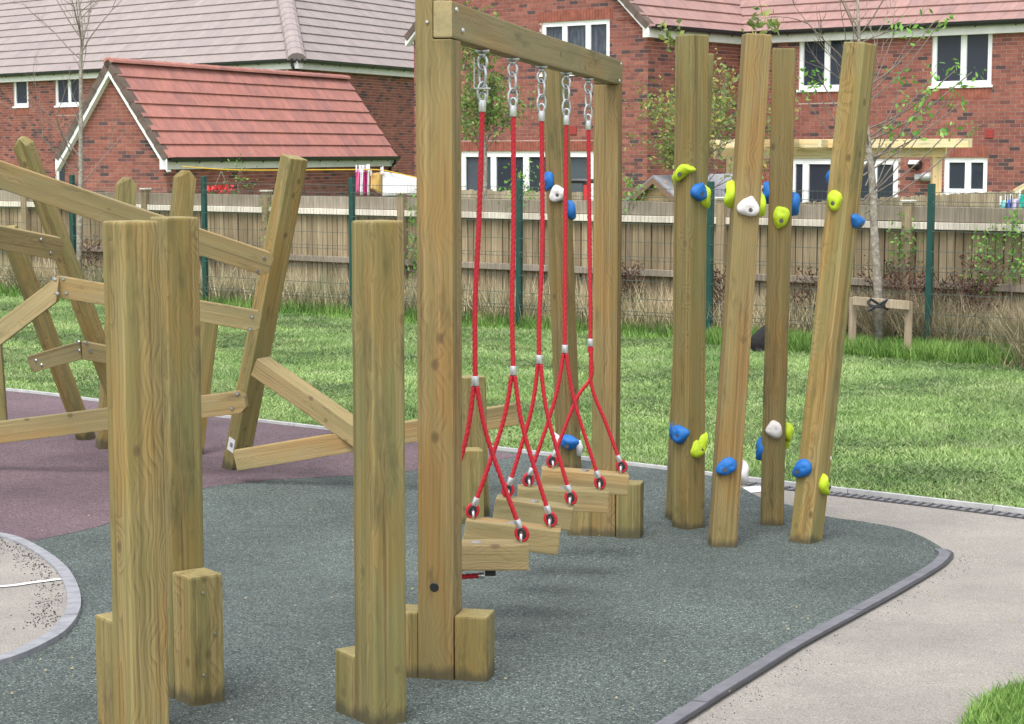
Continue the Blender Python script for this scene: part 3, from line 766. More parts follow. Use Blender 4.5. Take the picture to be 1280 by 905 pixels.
# ------------------------------------------------------------------ roof
def roof(parent, e0, e1, up, run, mat, tw=.33, gauge=.345, clip=None, name='roof_tile', nmax=300, thick=.038):
    e0 = Vector(e0); e1 = Vector(e1); x = (e1-e0).normalized(); L = (e1-e0).length; up = Vector(up).normalized(); y = up; n = x.cross(y)
    R = Matrix(((x.x, y.x, n.x), (x.y, y.y, n.y), (x.z, y.z, n.z))).to_4x4()
    def tv(w_): return ([(0, -.03, .012), (w_, -.03, .012), (w_, gauge+.03, -.004), (0, gauge+.03, -.004), (0, -.03, .012+thick), (w_, -.03, .012+thick), (w_, gauge+.03, .001+thick*.2), (0, gauge+.03, .001+thick*.2)], box_vf((0, 0, 0), (1, 1, 1))[1])
    v, f = tv(tw-.006); me = bpy.data.meshes.new(name); me.from_pydata(v, [], f); me.materials.append(mat)
    tiles = []; rows = int(run/gauge)
    for j in range(rows+1):
        a, b = (0, L) if not clip else clip((j+.8)*gauge, L)
        k0 = -(tw/2 if j % 2 else 0); u = k0
        while u < b:
            u0, u1 = max(u, a), min(u+tw, b)
            if u1-u0 > .03: tiles.append((u0, j*gauge, u1-u0))
            u += tw
    pl = wloc(parent); vis = []
    for i, (u, s, w_) in enumerate(tiles):
        p = e0+x*(u+w_/2)+y*s; q = proj(p); ok = w_ > tw-.01 and -10 < q[0] < 1290 and -8 < q[1] < 230
        if -450 < q[0] < 1500 and -140 < q[1]: vis.append((i, ok, p.y))
    cand = sorted([v_ for v_ in vis if v_[1]], key=lambda q: q[2])[:nmax]; ch = set(c[0] for c in cand)
    rest = MB(); mc = random.Random(3)
    for i, ok, _ in vis:
        u, s, w_ = tiles[i]
        M = Matrix.Translation(e0+x*u+y*s+n*random.uniform(0, .0015))@R
        if i in ch:
            o = bpy.data.objects.new(name, me); COL.objects.link(o); o.parent = parent
            l, r, _s = M.decompose(); o.location = l-pl; o.rotation_euler = r.to_euler()
        else:
            vv, ff = tv(w_-.006); rest.add([M@Vector(q) for q in vv], ff)
    if rest.v: o = rest.build('roof_tiling', mat, parent); o['kind'] = 'stuff'
    # under-roof deck
    T_ = run
    a0, b0 = (0, L) if not clip else clip(0, L); a1, b1 = (0, L) if not clip else clip(T_, L)
    P = [e0+x*a0-n*.02, e0+x*b0-n*.02, e0+x*b1+y*T_-n*.02, e0+x*a1+y*T_-n*.02]
    o = wmesh('roof_deck', P, [(0, 1, 2, 3)], BLACKP, parent)
def gutter(parent, p0, p1, out2d, drop=0):
    p0 = Vector(p0); p1 = Vector(p1); x = (p1-p0).normalized(); o_ = Vector((out2d[0], out2d[1], 0)).normalized(); mb = MB(); n = 7; L = (p1-p0).length
    A = []
    for p in (p0, p1):
        for k in range(n): th = math.pi*k/(n-1); A.append(p+o_*(.07-.07*math.cos(th))+Vector((0, 0, -.10*math.sin(th)+.01)))
        for k in range(n): th = math.pi*(n-1-k)/(n-1); A.append(p+o_*(.07-.062*math.cos(th))+Vector((0, 0, -.09*math.sin(th)+.01)))
    m = 2*n; Fc = [(k, (k+1) % m, m+(k+1) % m, m+k) for k in range(m)]+[tuple(range(m))[::-1], tuple(range(m, 2*m))]
    mb.add(A, Fc); g_ = mb.build('gutter', BLACKP, parent)
    k = int(L/.9)
    for i in range(k+1):
        bm_ = MB(); c = p0+x*(L*(i+.3)/(k+1)); bm_.tube([c+o_*-.01+Vector((0, 0, -.02)), c+o_*.07+Vector((0, 0, -.105)), c+o_*.145+Vector((0, 0, -.01))], .014, 5); bm_.build('gutter_bracket', BLACKP, g_)
    f_ = MB(); v = [p0-o_*.02+Vector((0, 0, -.24)), p1-o_*.02+Vector((0, 0, -.24)), p1-o_*.02+Vector((0, 0, .02)), p0-o_*.02+Vector((0, 0, .02))]
    v2 = [q-o_*.16 for q in v]; f_.add(v+v2, [(0, 1, 2, 3), (0, 4, 5, 1), (7, 6, 5, 4), (0, 3, 7, 4), (1, 5, 6, 2), (3, 2, 6, 7)]); f_.build('fascia', CREAM, parent)
def verge(parent, foot, apex, nrm, mat_b=WHITEP, w_=.2, name='barge_board', cover=True):
    foot = Vector(foot); apex = Vector(apex); d = (apex-foot).normalized(); nrm = Vector((nrm[0], nrm[1], 0)).normalized(); dn = d.cross(nrm).normalized()
    if dn.z > 0: dn = -dn
    mb = MB(); c = [foot, apex, apex+Vector((0, 0, dn.z*w_/max(.3, abs(dn.z))))*1.0, foot+Vector((0, 0, dn.z*w_/max(.3, abs(dn.z))))]
    v = [q+nrm*.16 for q in c]+[q+nrm*.135 for q in c]; mb.add(v, [(0, 1, 2, 3), (7, 6, 5, 4), (0, 4, 5, 1), (3, 2, 6, 7), (0, 3, 7, 4), (1, 5, 6, 2)]); mb.build(name, mat_b, parent)
    sf = MB(); v = [c[3]+nrm*.135, c[2]+nrm*.135, c[2]+nrm*0, c[3]+nrm*0]; v = [q+Vector((0, 0, .01)) for q in v]; sf.add(v+[q+Vector((0, 0, .01)) for q in v], [(0, 1, 2, 3), (4, 7, 6, 5)]); sf.build('soffit', mat_b, parent)
    if cover:                     # dry-verge caps stepping up the edge
        L = (apex-foot).length; k = max(1, int(L/.345))
        for i in range(k):
            a = foot+d*(L*i/k)-dn*.035; b = foot+d*(L*(i+1)/k+.02)-dn*.02
            m = MB(); v = []
            for p in (a, b):
                for q in ((-.02, .0), (.185, 0), (.185, .13), (.165, .13), (.165, .015), (-.02, .015)): v.append(p+nrm*q[0]+dn*q[1])
            m.add(v, [(0, 1, 7, 6), (1, 2, 8, 7), (2, 3, 9, 8), (3, 4, 10, 9), (4, 5, 11, 10), (5, 0, 6, 11), (5, 4, 3, 2, 1, 0), (6, 7, 8, 9, 10, 11)]); m.build('verge_cap', LEAD, parent)
def ridge(parent, p0, p1, mat, r=.12, seg=.45, name='ridge_tile'):
    p0 = Vector(p0); p1 = Vector(p1); L = (p1-p0).length; x = (p1-p0)/L; k = max(1, round(L/seg)); side = x.cross(Vector((0, 0, 1))).normalized(); up = side.cross(x).normalized()
    for i in range(k):
        a = p0+x*(L*i/k); b = p0+x*(L*(i+1)/k+.012); V = []
        for j, p in enumerate((a, b)):
            rr = r+(.0 if j else .012)
            for q in range(7): th = math.pi*q/6; V.append(p+side*math.cos(th)*rr+up*(math.sin(th)*rr*.8-.03))
        m = MB(); m.add(V, [(q, q+1, q+8, q+7) for q in range(6)]+[(6, 5, 4, 3, 2, 1, 0), tuple(range(7, 14))]); m.build(name, mat, parent)
def hub_ext(wl, z, px0, px1):
    return wl.hit(px0, 150)[0], wl.hit(px1, 150)[0]
def rect(wl, px0, py0, px1, py1):
    a = wl.hit(px0, (py0+py1)/2)[0]; b = wl.hit(px1, (py0+py1)/2)[0]
    zt = (wl.hit(px0, py0)[1]+wl.hit(px1, py0)[1])/2; zb = (wl.hit(px0, py1)[1]+wl.hit(px1, py1)[1])/2
    return [a, b, zb, zt]
GZ = -.2
# --- house on the right (projecting gable + front range)
pc = Vector((4.95, 41.6)); fd = Vector((.766, -.643)); sdv = Vector((-.643, -.766))
C2 = pc+sdv*3.45                                   # outer corner of the gable wing
A2 = C2-fd*6.4
for i_ in range(200):
    A2 = C2-fd*(5.4+i_*.01)
    if proj((A2.x, A2.y, 3.0))[0] < 518: break
E3 = pc+fd*9.5
H = thing('brick_house', (C2.x, C2.y, GZ), 'two storey red brick house behind the garden fence with projecting gable and pink tiled roof', 'house')
wg = Wall(A2, C2); wsd = Wall(C2, pc); wf = Wall(pc, E3)
EV = 4.28
wl_half = wg.L/2; wg.peaks = [wl_half]
PT = math.tan(math.radians(43))
topf = lambda u: EV+(wl_half-abs(u-wl_half))*PT
bricks = []; mort = MB()
o1 = rect(wg, 677, 26, 762, 92); o2 = rect(wg, 576, 189, 742, 262)
o2[2] = .05
wg.open = [o1, o2]
sol = [[o1[0]-.1, o1[1]+.1, o1[3], o1[3]+.22], [o2[0]-.1, o2[1]+.1, o2[3], o2[3]+.22]]
build_wall(wg, GZ, EV+wl_half*PT, bricks, mort, topf, solds=sol)
build_wall(wsd, GZ, EV, bricks, mort)
r1 = rect(wf, 1165, 27, 1240, 107); r2 = rect(wf, 999, 38, 1062, 112); r3 = rect(wf, 1180, 197, 1234, 242); r4 = rect(wf, 987, 198, 1122, 300)
r2[1] = r2[0]+(r1[1]-r1[0]); r4[2] = 0.0
wf.open = [r1, r2, r3, r4]
sol3 = [[r3[0], r3[1]+.02, r3[3], r3[3]+.24], [r4[0], r4[1], r4[3], r4[3]+.22], [r1[0], r1[1]+.02, r1[2]-.26, r1[2]-.045], [r2[0], r2[1]+.02, r2[2]-.26, r2[2]-.045]]
build_wall(wf, GZ, EV, bricks, mort, solds=sol3)
mort.build('wall', MORTAR, H)
for wl, ss in ((wg, sol), (wf, sol3)):
    for s in ss: soldier(wl, s[0], s[1], s[2], s[3]-s[2], H)
emit_bricks(bricks, H)
window(wg, *o1, H, [1, 1.15, .95], ['net', 'net', 'net'])
window(wg, *o2, H, [1.0, 1.1, 1.1, 1.0], ['blind', None, None, 'blind'], name='patio_door', sill=False, fw=.09)
window(wf, *r1, H, [1.12, 1]); window(wf, *r2, H, [1, .95])
window(wf, *r3, H, [1.1, .9]); window(wf, *r4, H, [.35, 1, 1, .6], name='patio_door', sill=False, fw=.09)
# roofs
nout = wsd.n; upv = Vector((-nout.x*math.cos(math.radians(43)), -nout.y*math.cos(math.radians(43)), math.sin(math.radians(43))))
dd = wsd.d; ov = .15
e0 = Vector((C2.x, C2.y, EV+.02))+Vector((nout.x, nout.y, 0))*ov-Vector((dd.x, dd.y, 0))*.17; e1_ = e0+Vector((dd.x, dd.y, 0))*9
e0.z -= ov*PT-.12; e1_.z = e0.z
roof(H, e0, e1_, upv, 3.2, TILE_P, nmax=110)
n3 = wf.n; a3 = math.radians(36); up3 = Vector((-n3.x*math.cos(a3), -n3.y*math.cos(a3), math.sin(a3)))
f0 = wf.W(-1.6, EV+.03, ov); f1 = wf.W(wf.L, EV+.03, ov)
roof(H, f0, f1, up3, 4.2, TILE_P, nmax=190)
gutter(H, wsd.W(-.15, EV+.04, ov), wsd.W(wsd.L-.14, EV+.04, ov), wsd.n)
gutter(H, wf.W(.14, EV+.05, ov), wf.W(wf.L, EV+.05, ov), wf.n)
apx = wg.W(wl_half, EV+wl_half*PT+.16); verge(H, wg.W(wg.L+.12, EV+.04), apx, wg.n); verge(H, wg.W(-.12, EV+.04), apx, wg.n)
upl = Vector((nout.x*math.cos(math.radians(43)), nout.y*math.cos(math.radians(43)), math.sin(math.radians(43))))
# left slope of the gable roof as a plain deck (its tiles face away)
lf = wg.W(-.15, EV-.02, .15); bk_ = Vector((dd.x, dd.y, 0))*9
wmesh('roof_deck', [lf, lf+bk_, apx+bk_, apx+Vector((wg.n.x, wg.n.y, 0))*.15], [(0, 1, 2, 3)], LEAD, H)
# valley lead
vs_ = Vector((wsd.W(wsd.L, EV+.1, 0))); vd = (Vector((-nout.x, -nout.y, 0))*1.0+Vector((-n3.x, -n3.y, 0))*1.15); 
# small wall fittings
def plate(px, py, w_, h_, mat, name='wall_plate'):
    wl = wf if px > 925 else wg
    u, z = wl.hit(px, py); m = MB(); M = Matrix.Translation(wl.W(u, z))@Matrix.Rotation(wl.ang, 4, 'Z'); m.box((-w_/2, -.03, -h_/2), (w_/2, 0, h_/2), M)
    for k in range(4): m.box((-w_/2+.01, -.035, -h_/2+.015+k*h_/4), (w_/2-.01, -.03, -h_/2+.03+k*h_/4), M)
    return m.build(name, mat, H)
TERR = simple('terracotta', (.34, .05, .045), .8)
plate(1237, 167, .17, .17, TERR, 'air_brick'); plate(717, 163, .17, .17, TERR, 'air_brick')
u, z = wf.hit(1147, 211); M = Matrix.Translation(wf.W(u, z))@Matrix.Rotation(wf.ang, 4, 'Z')@Matrix.Rotation(math.radians(-35), 4, 'X')
m = MB(); m.box((-.13, -.22, -.05), (.13, -.10, .07), M); m.box((-.03, -.12, -.03), (.03, .06, .02), M)
for k in range(5): m.box((-.12+k*.055, -.10, -.045), (-.11+k*.055, -.06, .065), M)
fl = m.build('floodlight', BLACKP, H); m = MB(); m.box((-.115, -.224, -.04), (.115, -.2195, .06), M); m.build('lamp_glass', simple('floodlight_glass', (.62, .62, .58), .2), fl)
u, z = wf.hit(1160, 221); c = wf.W(u, z, .05); mq = MB(); u2, z2 = wf.hit(1149, 221); mq.box((-.07, -.07, -.05), (.07, 0, .05), Matrix.Translation(wf.W(u2, z2))@Matrix.Rotation(wf.ang, 4, 'Z')); mq.build('junction_box', CURT, H); bm = bmesh.new(); bmesh.ops.create_uvsphere(bm, u_segments=14, v_segments=8, radius=.14)
for v in bm.verts: v.co = Vector((v.co.x*1.1, v.co.y*.9, v.co.z*.7+.25*v.co.x*(v.co.x > 0)*.3))
me = bm_mesh('flue_cowl', bm); me.polygons.foreach_set('use_smooth', [True]*len(me.polygons)); o = link('flue_cowl', me, H, simple('grey_cowl', (.4, .41, .42), .4, .3)); place(o, Matrix.Translation(c))
# --- house on the left
H1 = thing('brick_house', (-5.63, 50, GZ), 'two storey red brick house at the left rear with long grey pink tiled hipped roof', 'house')
K1 = at(370, 76, 50.0).to_2d(); Lf = (at(370, 76, 50.0).to_2d()-at(-20, 98, 60.6).to_2d())*2.0; Lf = at(370, 76, 50.0).to_2d()-Lf; Rt = K1+Vector((.424, .906))*15
wa = Wall(Lf, K1); wb = Wall(K1, Rt)
E1 = at(370, 76, 50.0).z
q1 = rect(wa, 17, 92, 35, 133); q2 = rect(wa, 69, 88, 103, 132); q3 = rect(wa, 70, 197, 83, 240); q4 = rect(wa, 315, 76, 360, 118)
for q in (q1, q2, q4): q[3] = min(q[3], E1-.02)
q4[3] = E1-.02; wa.open = [q1, q2, q3, q4]; bricks = []; mort = MB()
s1 = [[q[0], q[1]+.02, q[2]-.26, q[2]-.045] for q in (q1, q2)]
build_wall(wa, GZ, E1, bricks, mort, solds=s1); build_wall(wb, GZ, E1, bricks, mort)
mort.build('wall', MORTAR, H1)
for s in s1: soldier(wa, s[0], s[1], s[2], s[3]-s[2], H1)
emit_bricks(bricks, H1)
window(wa, *q1, H1, [1], None); window(wa, *q2, H1, [1, 1]); window(wa, *q3, H1, [1]); window(wa, *q4, H1, [1, 1, 1])
aR = math.radians(38); ta = math.tan(aR); na = wa.n; nb = wb.n
fa0 = wa.W(0, E1+.03, .2); fa1 = wa.W(wa.L, E1+.03, .2)
# corner point of the two eaves
def isect(p, d, q, e):
    D = d.x*e.y-d.y*e.x; t = ((q-p).x*e.y-(q-p).y*e.x)/D; return p+d*t
ec = isect(wa.a+na*.2, wa.d, wb.a+nb*.2, wb.d); EC = Vector((ec.x, ec.y, E1+.03))
hipd = isect(wa.a-na*1.0, wa.d, wb.a-nb*1.0, wb.d)-isect(wa.a, wa.d, wb.a, wb.d)   # plan shift per 1 m inward
upa = Vector((-na.x*math.cos(aR), -na.y*math.cos(aR), math.sin(aR))); upb = Vector((-nb.x*math.cos(aR), -nb.y*math.cos(aR), math.sin(aR)))
ka = hipd.dot(wa.d)*math.cos(aR); kb = hipd.dot(wb.d)*math.cos(aR)
fa0.z = EC.z
LA = (EC-fa0).length
roof(H1, fa0, EC, upa, 7.0, TILE_G, tw=.36, gauge=.42, clip=lambda s, L: (0, L+ka*s), nmax=170)
EB = EC+Vector((wb.d.x, wb.d.y, 0))*15
roof(H1, EC, EB, upb, 7.0, TILE_G, tw=.36, gauge=.42, clip=lambda s, L: (kb*s, L), nmax=130)
run = 7.0*math.cos(aR); hp = EC+Vector((hipd.x*run, hipd.y*run, run*ta))
ridge(H1, EC, hp, TILE_G, .24, .42, 'hip_tile')
gutter(H1, wa.W(0, E1+.03, .17), Vector((EC.x, EC.y, E1+.03)), wa.n); gutter(H1, Vector((EC.x, EC.y, E1+.03)), wb.W(wb.L, E1+.03, .17), wb.n)
# downpipe on its corner
pdn = [at(363, 72, 49.7), at(366, 84, 49.7), at(378, 92, 49.9), at(378, 200, 49.9)]
m = MB(); m.tube(pdn, .045, 8); m.build('downpipe', BLACKP, H1)
# --- garage
gA = at(140, 192, 40.0)
gr = at(208, 200, 39.6).to_2d(); gl = at(84, 200, 41.6).to_2d(); gdir = Vector((.407, .914)); 
GA = thing('garage', (gr.x, gr.y, GZ), 'low brick garage with steep orange tiled roof and white barge boards', 'garage')
gk = (gr.x+.2317*gr.y)/(.914-.2317*.407); gl = gr+Vector((-.914, .407))*abs(gk)
wq = Wall(gl, gr); half = wq.L/2
eavz = at(212, 197, 39.6).z; apz = at(137, 79, 40.4).z; gs = (apz-eavz)/(half+.12)
wq.peaks = [half]; tq = lambda u: eavz+(half+.12-abs(u-half))*gs-.06
# find garage length so the far eave end reaches px 492
ge = None
for i in range(1200):
    p = gr+gdir*(i*.01)
    if proj((p.x, p.y, eavz))[0] > 486: ge = p; break
wr = Wall(gr, ge)
bricks = []; mort = MB(); build_wall(wq, GZ, apz, bricks, mort, tq); build_wall(wr, GZ, eavz, bricks, mort); mort.build('wall', MORTAR, GA); emit_bricks(bricks, GA)
sl = math.atan(gs); nr = Vector((wr.n.x, wr.n.y, 0)); upr = Vector((-nr.x*math.cos(sl), -nr.y*math.cos(sl), math.sin(sl)))
gd3 = Vector((wr.d.x, wr.d.y, 0)); A_ = Vector((gr.x, gr.y, eavz))+nr*.12-gd3*.16; B_ = Vector((ge.x, ge.y, eavz))+nr*.12+gd3*.16
apq = wq.W(half, apz)
sl_len = (apz-eavz)/math.sin(sl)
roof(GA, A_, B_, upr, sl_len-.1, TILE_O, tw=.33, gauge=sl_len/7.0)
r0 = Vector((apq.x, apq.y, apz+.03))-gd3*.16; Lr = (B_-A_).length; ridge(GA, r0, r0+gd3*Lr, TILE_O, .12, .5)
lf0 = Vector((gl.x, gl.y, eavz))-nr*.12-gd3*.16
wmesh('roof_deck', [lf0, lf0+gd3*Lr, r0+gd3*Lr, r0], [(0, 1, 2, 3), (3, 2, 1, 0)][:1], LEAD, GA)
apv = Vector((apq.x, apq.y, apz+.03)); verge(GA, Vector((gr.x, gr.y, eavz))+nr*.12, apv, wq.n, w_=.30); verge(GA, Vector((gl.x, gl.y, eavz))-nr*.12, apv, wq.n, w_=.30)
gutter(GA, A_+Vector((0, 0, .0)), B_, wr.n)
m = MB(); q = B_-gd3*.15+nr*.05; m.tube([q+Vector((0, 0, -.05)), q+Vector((0, 0, -.16)), q-nr*.14+Vector((0, 0, -.28)), q-nr*.16+Vector((0, 0, -1.8))], .04, 8); m.build('downpipe', BLACKP, GA)
# ------------------------------------------------------------------ fences
WE0 = ME0+MNn*1.0; WD = MDn
def wpt(s): return WE0+WD*s
def s_at(px, line0, d):
    k = (px-640)/F*1.0
    # account for pitch roughly: use z ~ .5
    r = ray(px, 300); rr = r.x/r.y
    return (rr*line0.y-line0.x)/(d.x-rr*d.y)
s0 = s_at(-60, WE0, WD); s1_ = s_at(1345, WE0, WD)
WF = thing('wooden_fence', (wpt(s0).x, wpt(s0).y, GZ), 'long weathered closeboard garden fence running across behind the green wire fence', 'fence')
ang = math.atan2(WD.y, WD.x); v, f = box_vf((0, -.006, 0), (.077, .012, 1.30)); 
vv = [(x, y, z) for x, y, z in v]
meb = bpy.data.meshes.new('board'); meb.from_pydata(vv, [], f); meb.materials.append(FENCE); pl = wloc(WF)
s = s0
i = 0
while s < s1_:
    p = wpt(s); o = bpy.data.objects.new('board', meb); COL.objects.link(o); o.parent = WF
    o.location = Vector((p.x, p.y, GZ))-pl+Vector((MNn.x, MNn.y, 0))*random.uniform(.028, .034); o.rotation_euler = (random.uniform(-.004, .004), random.uniform(-.006, .006), ang); s += .088; i += 1
a_, b_ = wpt(s0), wpt(s1_); nb_ = int((b_-a_).length/1.2)
for i in range(nb_):
    p = a_+(b_-a_)*i/nb_+MNn*.062; q = a_+(b_-a_)*(i+1)/nb_+MNn*.062; m = MB(); dn_ = MNn*.012
    m.add([(p.x, p.y, GZ), (q.x, q.y, GZ), (q.x, q.y, 1.09), (p.x, p.y, 1.09), (p.x+dn_.x, p.y+dn_.y, GZ), (q.x+dn_.x, q.y+dn_.y, GZ), (q.x+dn_.x, q.y+dn_.y, 1.09), (p.x+dn_.x, p.y+dn_.y, 1.09)], [(0, 1, 2, 3), (5, 4, 7, 6), (3, 2, 6, 7)]); m.build('backing_board', FENCE, WF)
posts_px = [-120, 35, 185, 336, 505, 694, 904, 1136, 1398]
ps = [s_at(q, WE0, WD) for q in posts_px]
for q in ps:
    if q < s0-3 or q > s1_+3: continue
    p = wpt(q); timber('fence_post', (p.x-MNn.x*.03, p.y-MNn.y*.03, GZ), (p.x-MNn.x*.03, p.y-MNn.y*.03, 1.27), -Vector((MNn.x, MNn.y, 0)), .10, .10, FENCE, WF, bev=.004, seg=1)
    c = timber('post_cap', (p.x-MNn.x*.03, p.y-MNn.y*.03, 1.272), (p.x-MNn.x*.03, p.y-MNn.y*.03, 1.30), -Vector((MNn.x, MNn.y, 0)), .13, .13, RAILM, WF, bev=.006, seg=1)
n3d = -Vector((MNn.x, MNn.y, 0))
for a, b in zip(ps, ps[1:]):
    pa, pb = wpt(a+.05), wpt(b-.05)
    for z_, h_, mt, nm, dep, sh in ((1.035, .075, RAILM, 'rail', .07, .02), (.42, .075, TOPB, 'rail', .07, .02), (1.155, .155, TOPB, 'top_board', .02, .005)):
        timber(nm, (pa.x+n3d.x*sh, pa.y+n3d.y*sh, z_), (pb.x+n3d.x*sh, pb.y+n3d.y*sh, z_), n3d, h_, dep, mt, WF, bev=.004, seg=1)
# green wire fence
MFo = thing('wire_fence', (ME0.x, ME0.y, GZ), 'green steel mesh fence with square green posts between lawn and wooden fence', 'fence')
def mpt(t): return ME0+MD*t
for k in range(-1, 7):
    p = mpt(k); timber('fence_post', (p.x, p.y, GZ), (p.x, p.y, 1.49), n3d, .06, .06, GREENP, MFo, bev=.004, seg=1, wob=0)
folds = [(-.05+GZ, 0), (.0, 0), (.04, .03), (.08, 0), (.6, 0), (.64, .03), (.68, 0), (1.25, 0), (1.29, .03), (1.33, 0), (1.42, 0)]
for k in range(-1, 6):
    a, b = mpt(k), mpt(k+1); d = (b-a); L = d.length; d = d/L; mb = MB(); nw = 46
    for i in range(nw):
        c = a+d*(.05+(L-.1)*i/(nw-1)); r_ = .0014
        for (za, oa), (zb, ob) in zip(folds, folds[1:]):
            A = Vector((c.x-MNn.x*(.045+oa), c.y-MNn.y*(.045+oa), za)); B = Vector((c.x-MNn.x*(.045+ob), c.y-MNn.y*(.045+ob), zb)); dx = Vector((d.x, d.y, 0))*r_
            nn_ = Vector((MNn.x, MNn.y, 0))*r_
            mb.add([A-dx, A+dx, B+dx, B-dx, A-nn_, B-nn_], [(0, 4, 5, 3), (4, 1, 2, 5), (0, 3, 2, 1)])
    for z_ in (-.15, .02, .06, .2, .4, .62, .66, .82, 1.02, 1.27, 1.31, 1.40):
        A = a+d*.03; B = b-d*.03; q = .05; mb.box((0, -.003, 0), (L-.06, .003, .006), Matrix.Translation((A.x-MNn.x*q, A.y-MNn.y*q, z_))@Matrix.Rotation(ang, 4, 'Z'))
    o = mb.build('wire_panel', WIREM, MFo); o['kind'] = 'stuff'
# garden fences further back
def back_fence(p, q, ztop, label):
    p = Vector(p); q = Vector(q); t = thing('garden_fence', (p.x, p.y, GZ), label, 'fence'); d = (q-p); L = d.length; d /= L; an = math.atan2(d.y, d.x)
    v, f = box_vf((0, -.006, 0), (.092, .008, ztop-GZ)); me = bpy.data.meshes.new('board'); me.from_pydata([(x, y+(.012 if x > .05 else 0), z) for x, y, z in v], [], f); me.materials.append(FENCEB)
    for i in range(int(L/.088)):
        c = p+d*(i*.088); o = bpy.data.objects.new('board', me); COL.objects.link(o); o.parent = t; o.location = Vector((c.x-p.x, c.y-p.y, random.uniform(-.02, .012))); o.rotation_euler = (0, 0, an)
    n_ = Vector((d.y, -d.x, 0))
    for z_ in (.3, ztop-.2): timber('rail', (p.x-n_.x*.05, p.y-n_.y*.05, z_), (q.x-n_.x*.05, q.y-n_.y*.05, z_), n_, .075, .05, FENCEB, t, bev=.003, seg=1)
FENCEB = grey_wood('back_fence_board', (.46, .38, .29), (.56, .48, .38), (.40, .32, .24))
back_fence(at(560, 237, 31.5).to_2d(), at(735, 238, 28.5).to_2d(), 1.2, 'pale back garden fence below the patio doors behind the hanging ropes')
back_fence(at(984, 253, 22.9).to_2d(), at(1330, 233, 32.5).to_2d(), 1.2, 'pale closeboard side fence running back to the house at the right')
# ------------------------------------------------------------------ rope bridge gate
Yn = 6.62; pn = G(551, 848); pr = G(757, 671)
ux = (pr.to_2d()-pn.to_2d()); LB = ux.length; ux.normalize(); UD = Vector((ux.x, ux.y, 0)); RD = Vector((ux.y, -ux.x, 0))   # RD to the right
NF = -UD; PW = .127
ztn = at(567, 1.5, pn.y-.05).z; 
GT = thing('climbing_gate', (pn.x, pn.y, g(pn.y)), 'tall square timber gate frame with a long top beam from which the red ropes hang', 'play frame')
zr = 2.27
PN = Vector((pn.x, pn.y, 0)); PR = Vector((pr.x, pr.y, 0)); 
def up_(p, z): return Vector((p.x, p.y, z))
# beam rests in notches of the posts: posts stop under/behind it
zb_n = at(567, 48.5, pn.y-.04).z; zb_r = at(770, 105.5, pr.y).z
zt_n = at(567, 2, pn.y-.04).z; zt_r = at(770, 77, pr.y).z
Pa = up_(PN, g(pn.y)-.02)
post1 = timber('post', Pa, up_(PN, zt_n+.012), NF, PW, PW, WOODB, GT, bev=.005, notch=(-.018*PW, zb_n-.002-Pa.z))
post2 = timber('post', up_(PR, g(pr.y)-.02), up_(PR, zb_r-.002), NF, PW, PW, WOODB, GT, bev=.005)
bc0 = up_(PN-UD*(PW/2-.004)+RD*(PW*.25), (zb_n+zt_n)/2); bc1 = up_(PR+UD*(PW/2)+RD*(PW*.25), (zb_r+zt_r)/2)
beam = timber('beam', bc0, bc1, RD, zt_n-zb_n, PW*.52, WOODF, GT, bev=.006)
beam2 = timber('post_cheek', up_(PR-RD*(PW*.26), zb_r), up_(PR-RD*(PW*.26), zt_r), NF, PW*.48, PW, WOOD, GT, bev=.005)
def disc(name, c, n, r, h, mat, parent, seg=12):
    n = Vector(n).normalized(); bm = bmesh.new(); bmesh.ops.create_cone(bm, cap_ends=True, segments=seg, radius1=r, radius2=r*.75, depth=h)
    me = bm_mesh(name, bm); o = link(name, me, parent, mat); place(o, Matrix.Translation(Vector(c)+n*h/2)@n.to_track_quat('Z', 'Y').to_matrix().to_4x4()); return o
fy = pn.y-PW/2-.004
plugm = simple('black_plug', (.012, .012, .014), .5)
def on_face(px, py, P, n, d):      # ray -> plane through P with normal n
    r = ray(px, py); o0 = Vector((0, 0, HC)); t = (Vector(P)+Vector(n)*d-o0).dot(Vector(n))/r.dot(Vector(n)); return o0+r*t
disc('cap_plug', on_face(543, 734, PN, NF, PW/2), NF, .019, .004, plugm, GT, 16)
disc('screw', on_face(534, 27, PN, NF, PW/2), NF, .007, .004, STEEL, GT)
for q in ((570, 12), (578, 38)): disc('bolt', on_face(q[0], q[1], PN+RD*(PW*.51), RD, 0), RD, .010, .006, STEEL, GT)
for q in ((776, 80), (774, 101)): disc('bolt', on_face(q[0], q[1], PN+RD*(PW*.51), RD, 0), RD, .010, .006, STEEL, GT)
def foot(P, side, wd, top, parent, n=NF, r=RD, fwd=0, dp=PW):
    c = P+r*side*(PW/2+wd/2+.003)+n*fwd; return timber('foot_block', up_(c, g(c.y)-.02), up_(c, top), n, wd, dp, WOOD, parent, bev=.008)
foot(PN, 1, .115, on_face(590, 771, PN, NF, PW/2).z, GT); foot(PN, -1, .115, on_face(515, 766, PN, NF, PW/2).z, GT)
foot(PR, 1, .127, on_face(785, 604, PR, NF, PW/2).z, GT, fwd=.02); foot(PR, -1, .127, on_face(728, 620, PR, NF, PW/2).z, GT, fwd=.0)
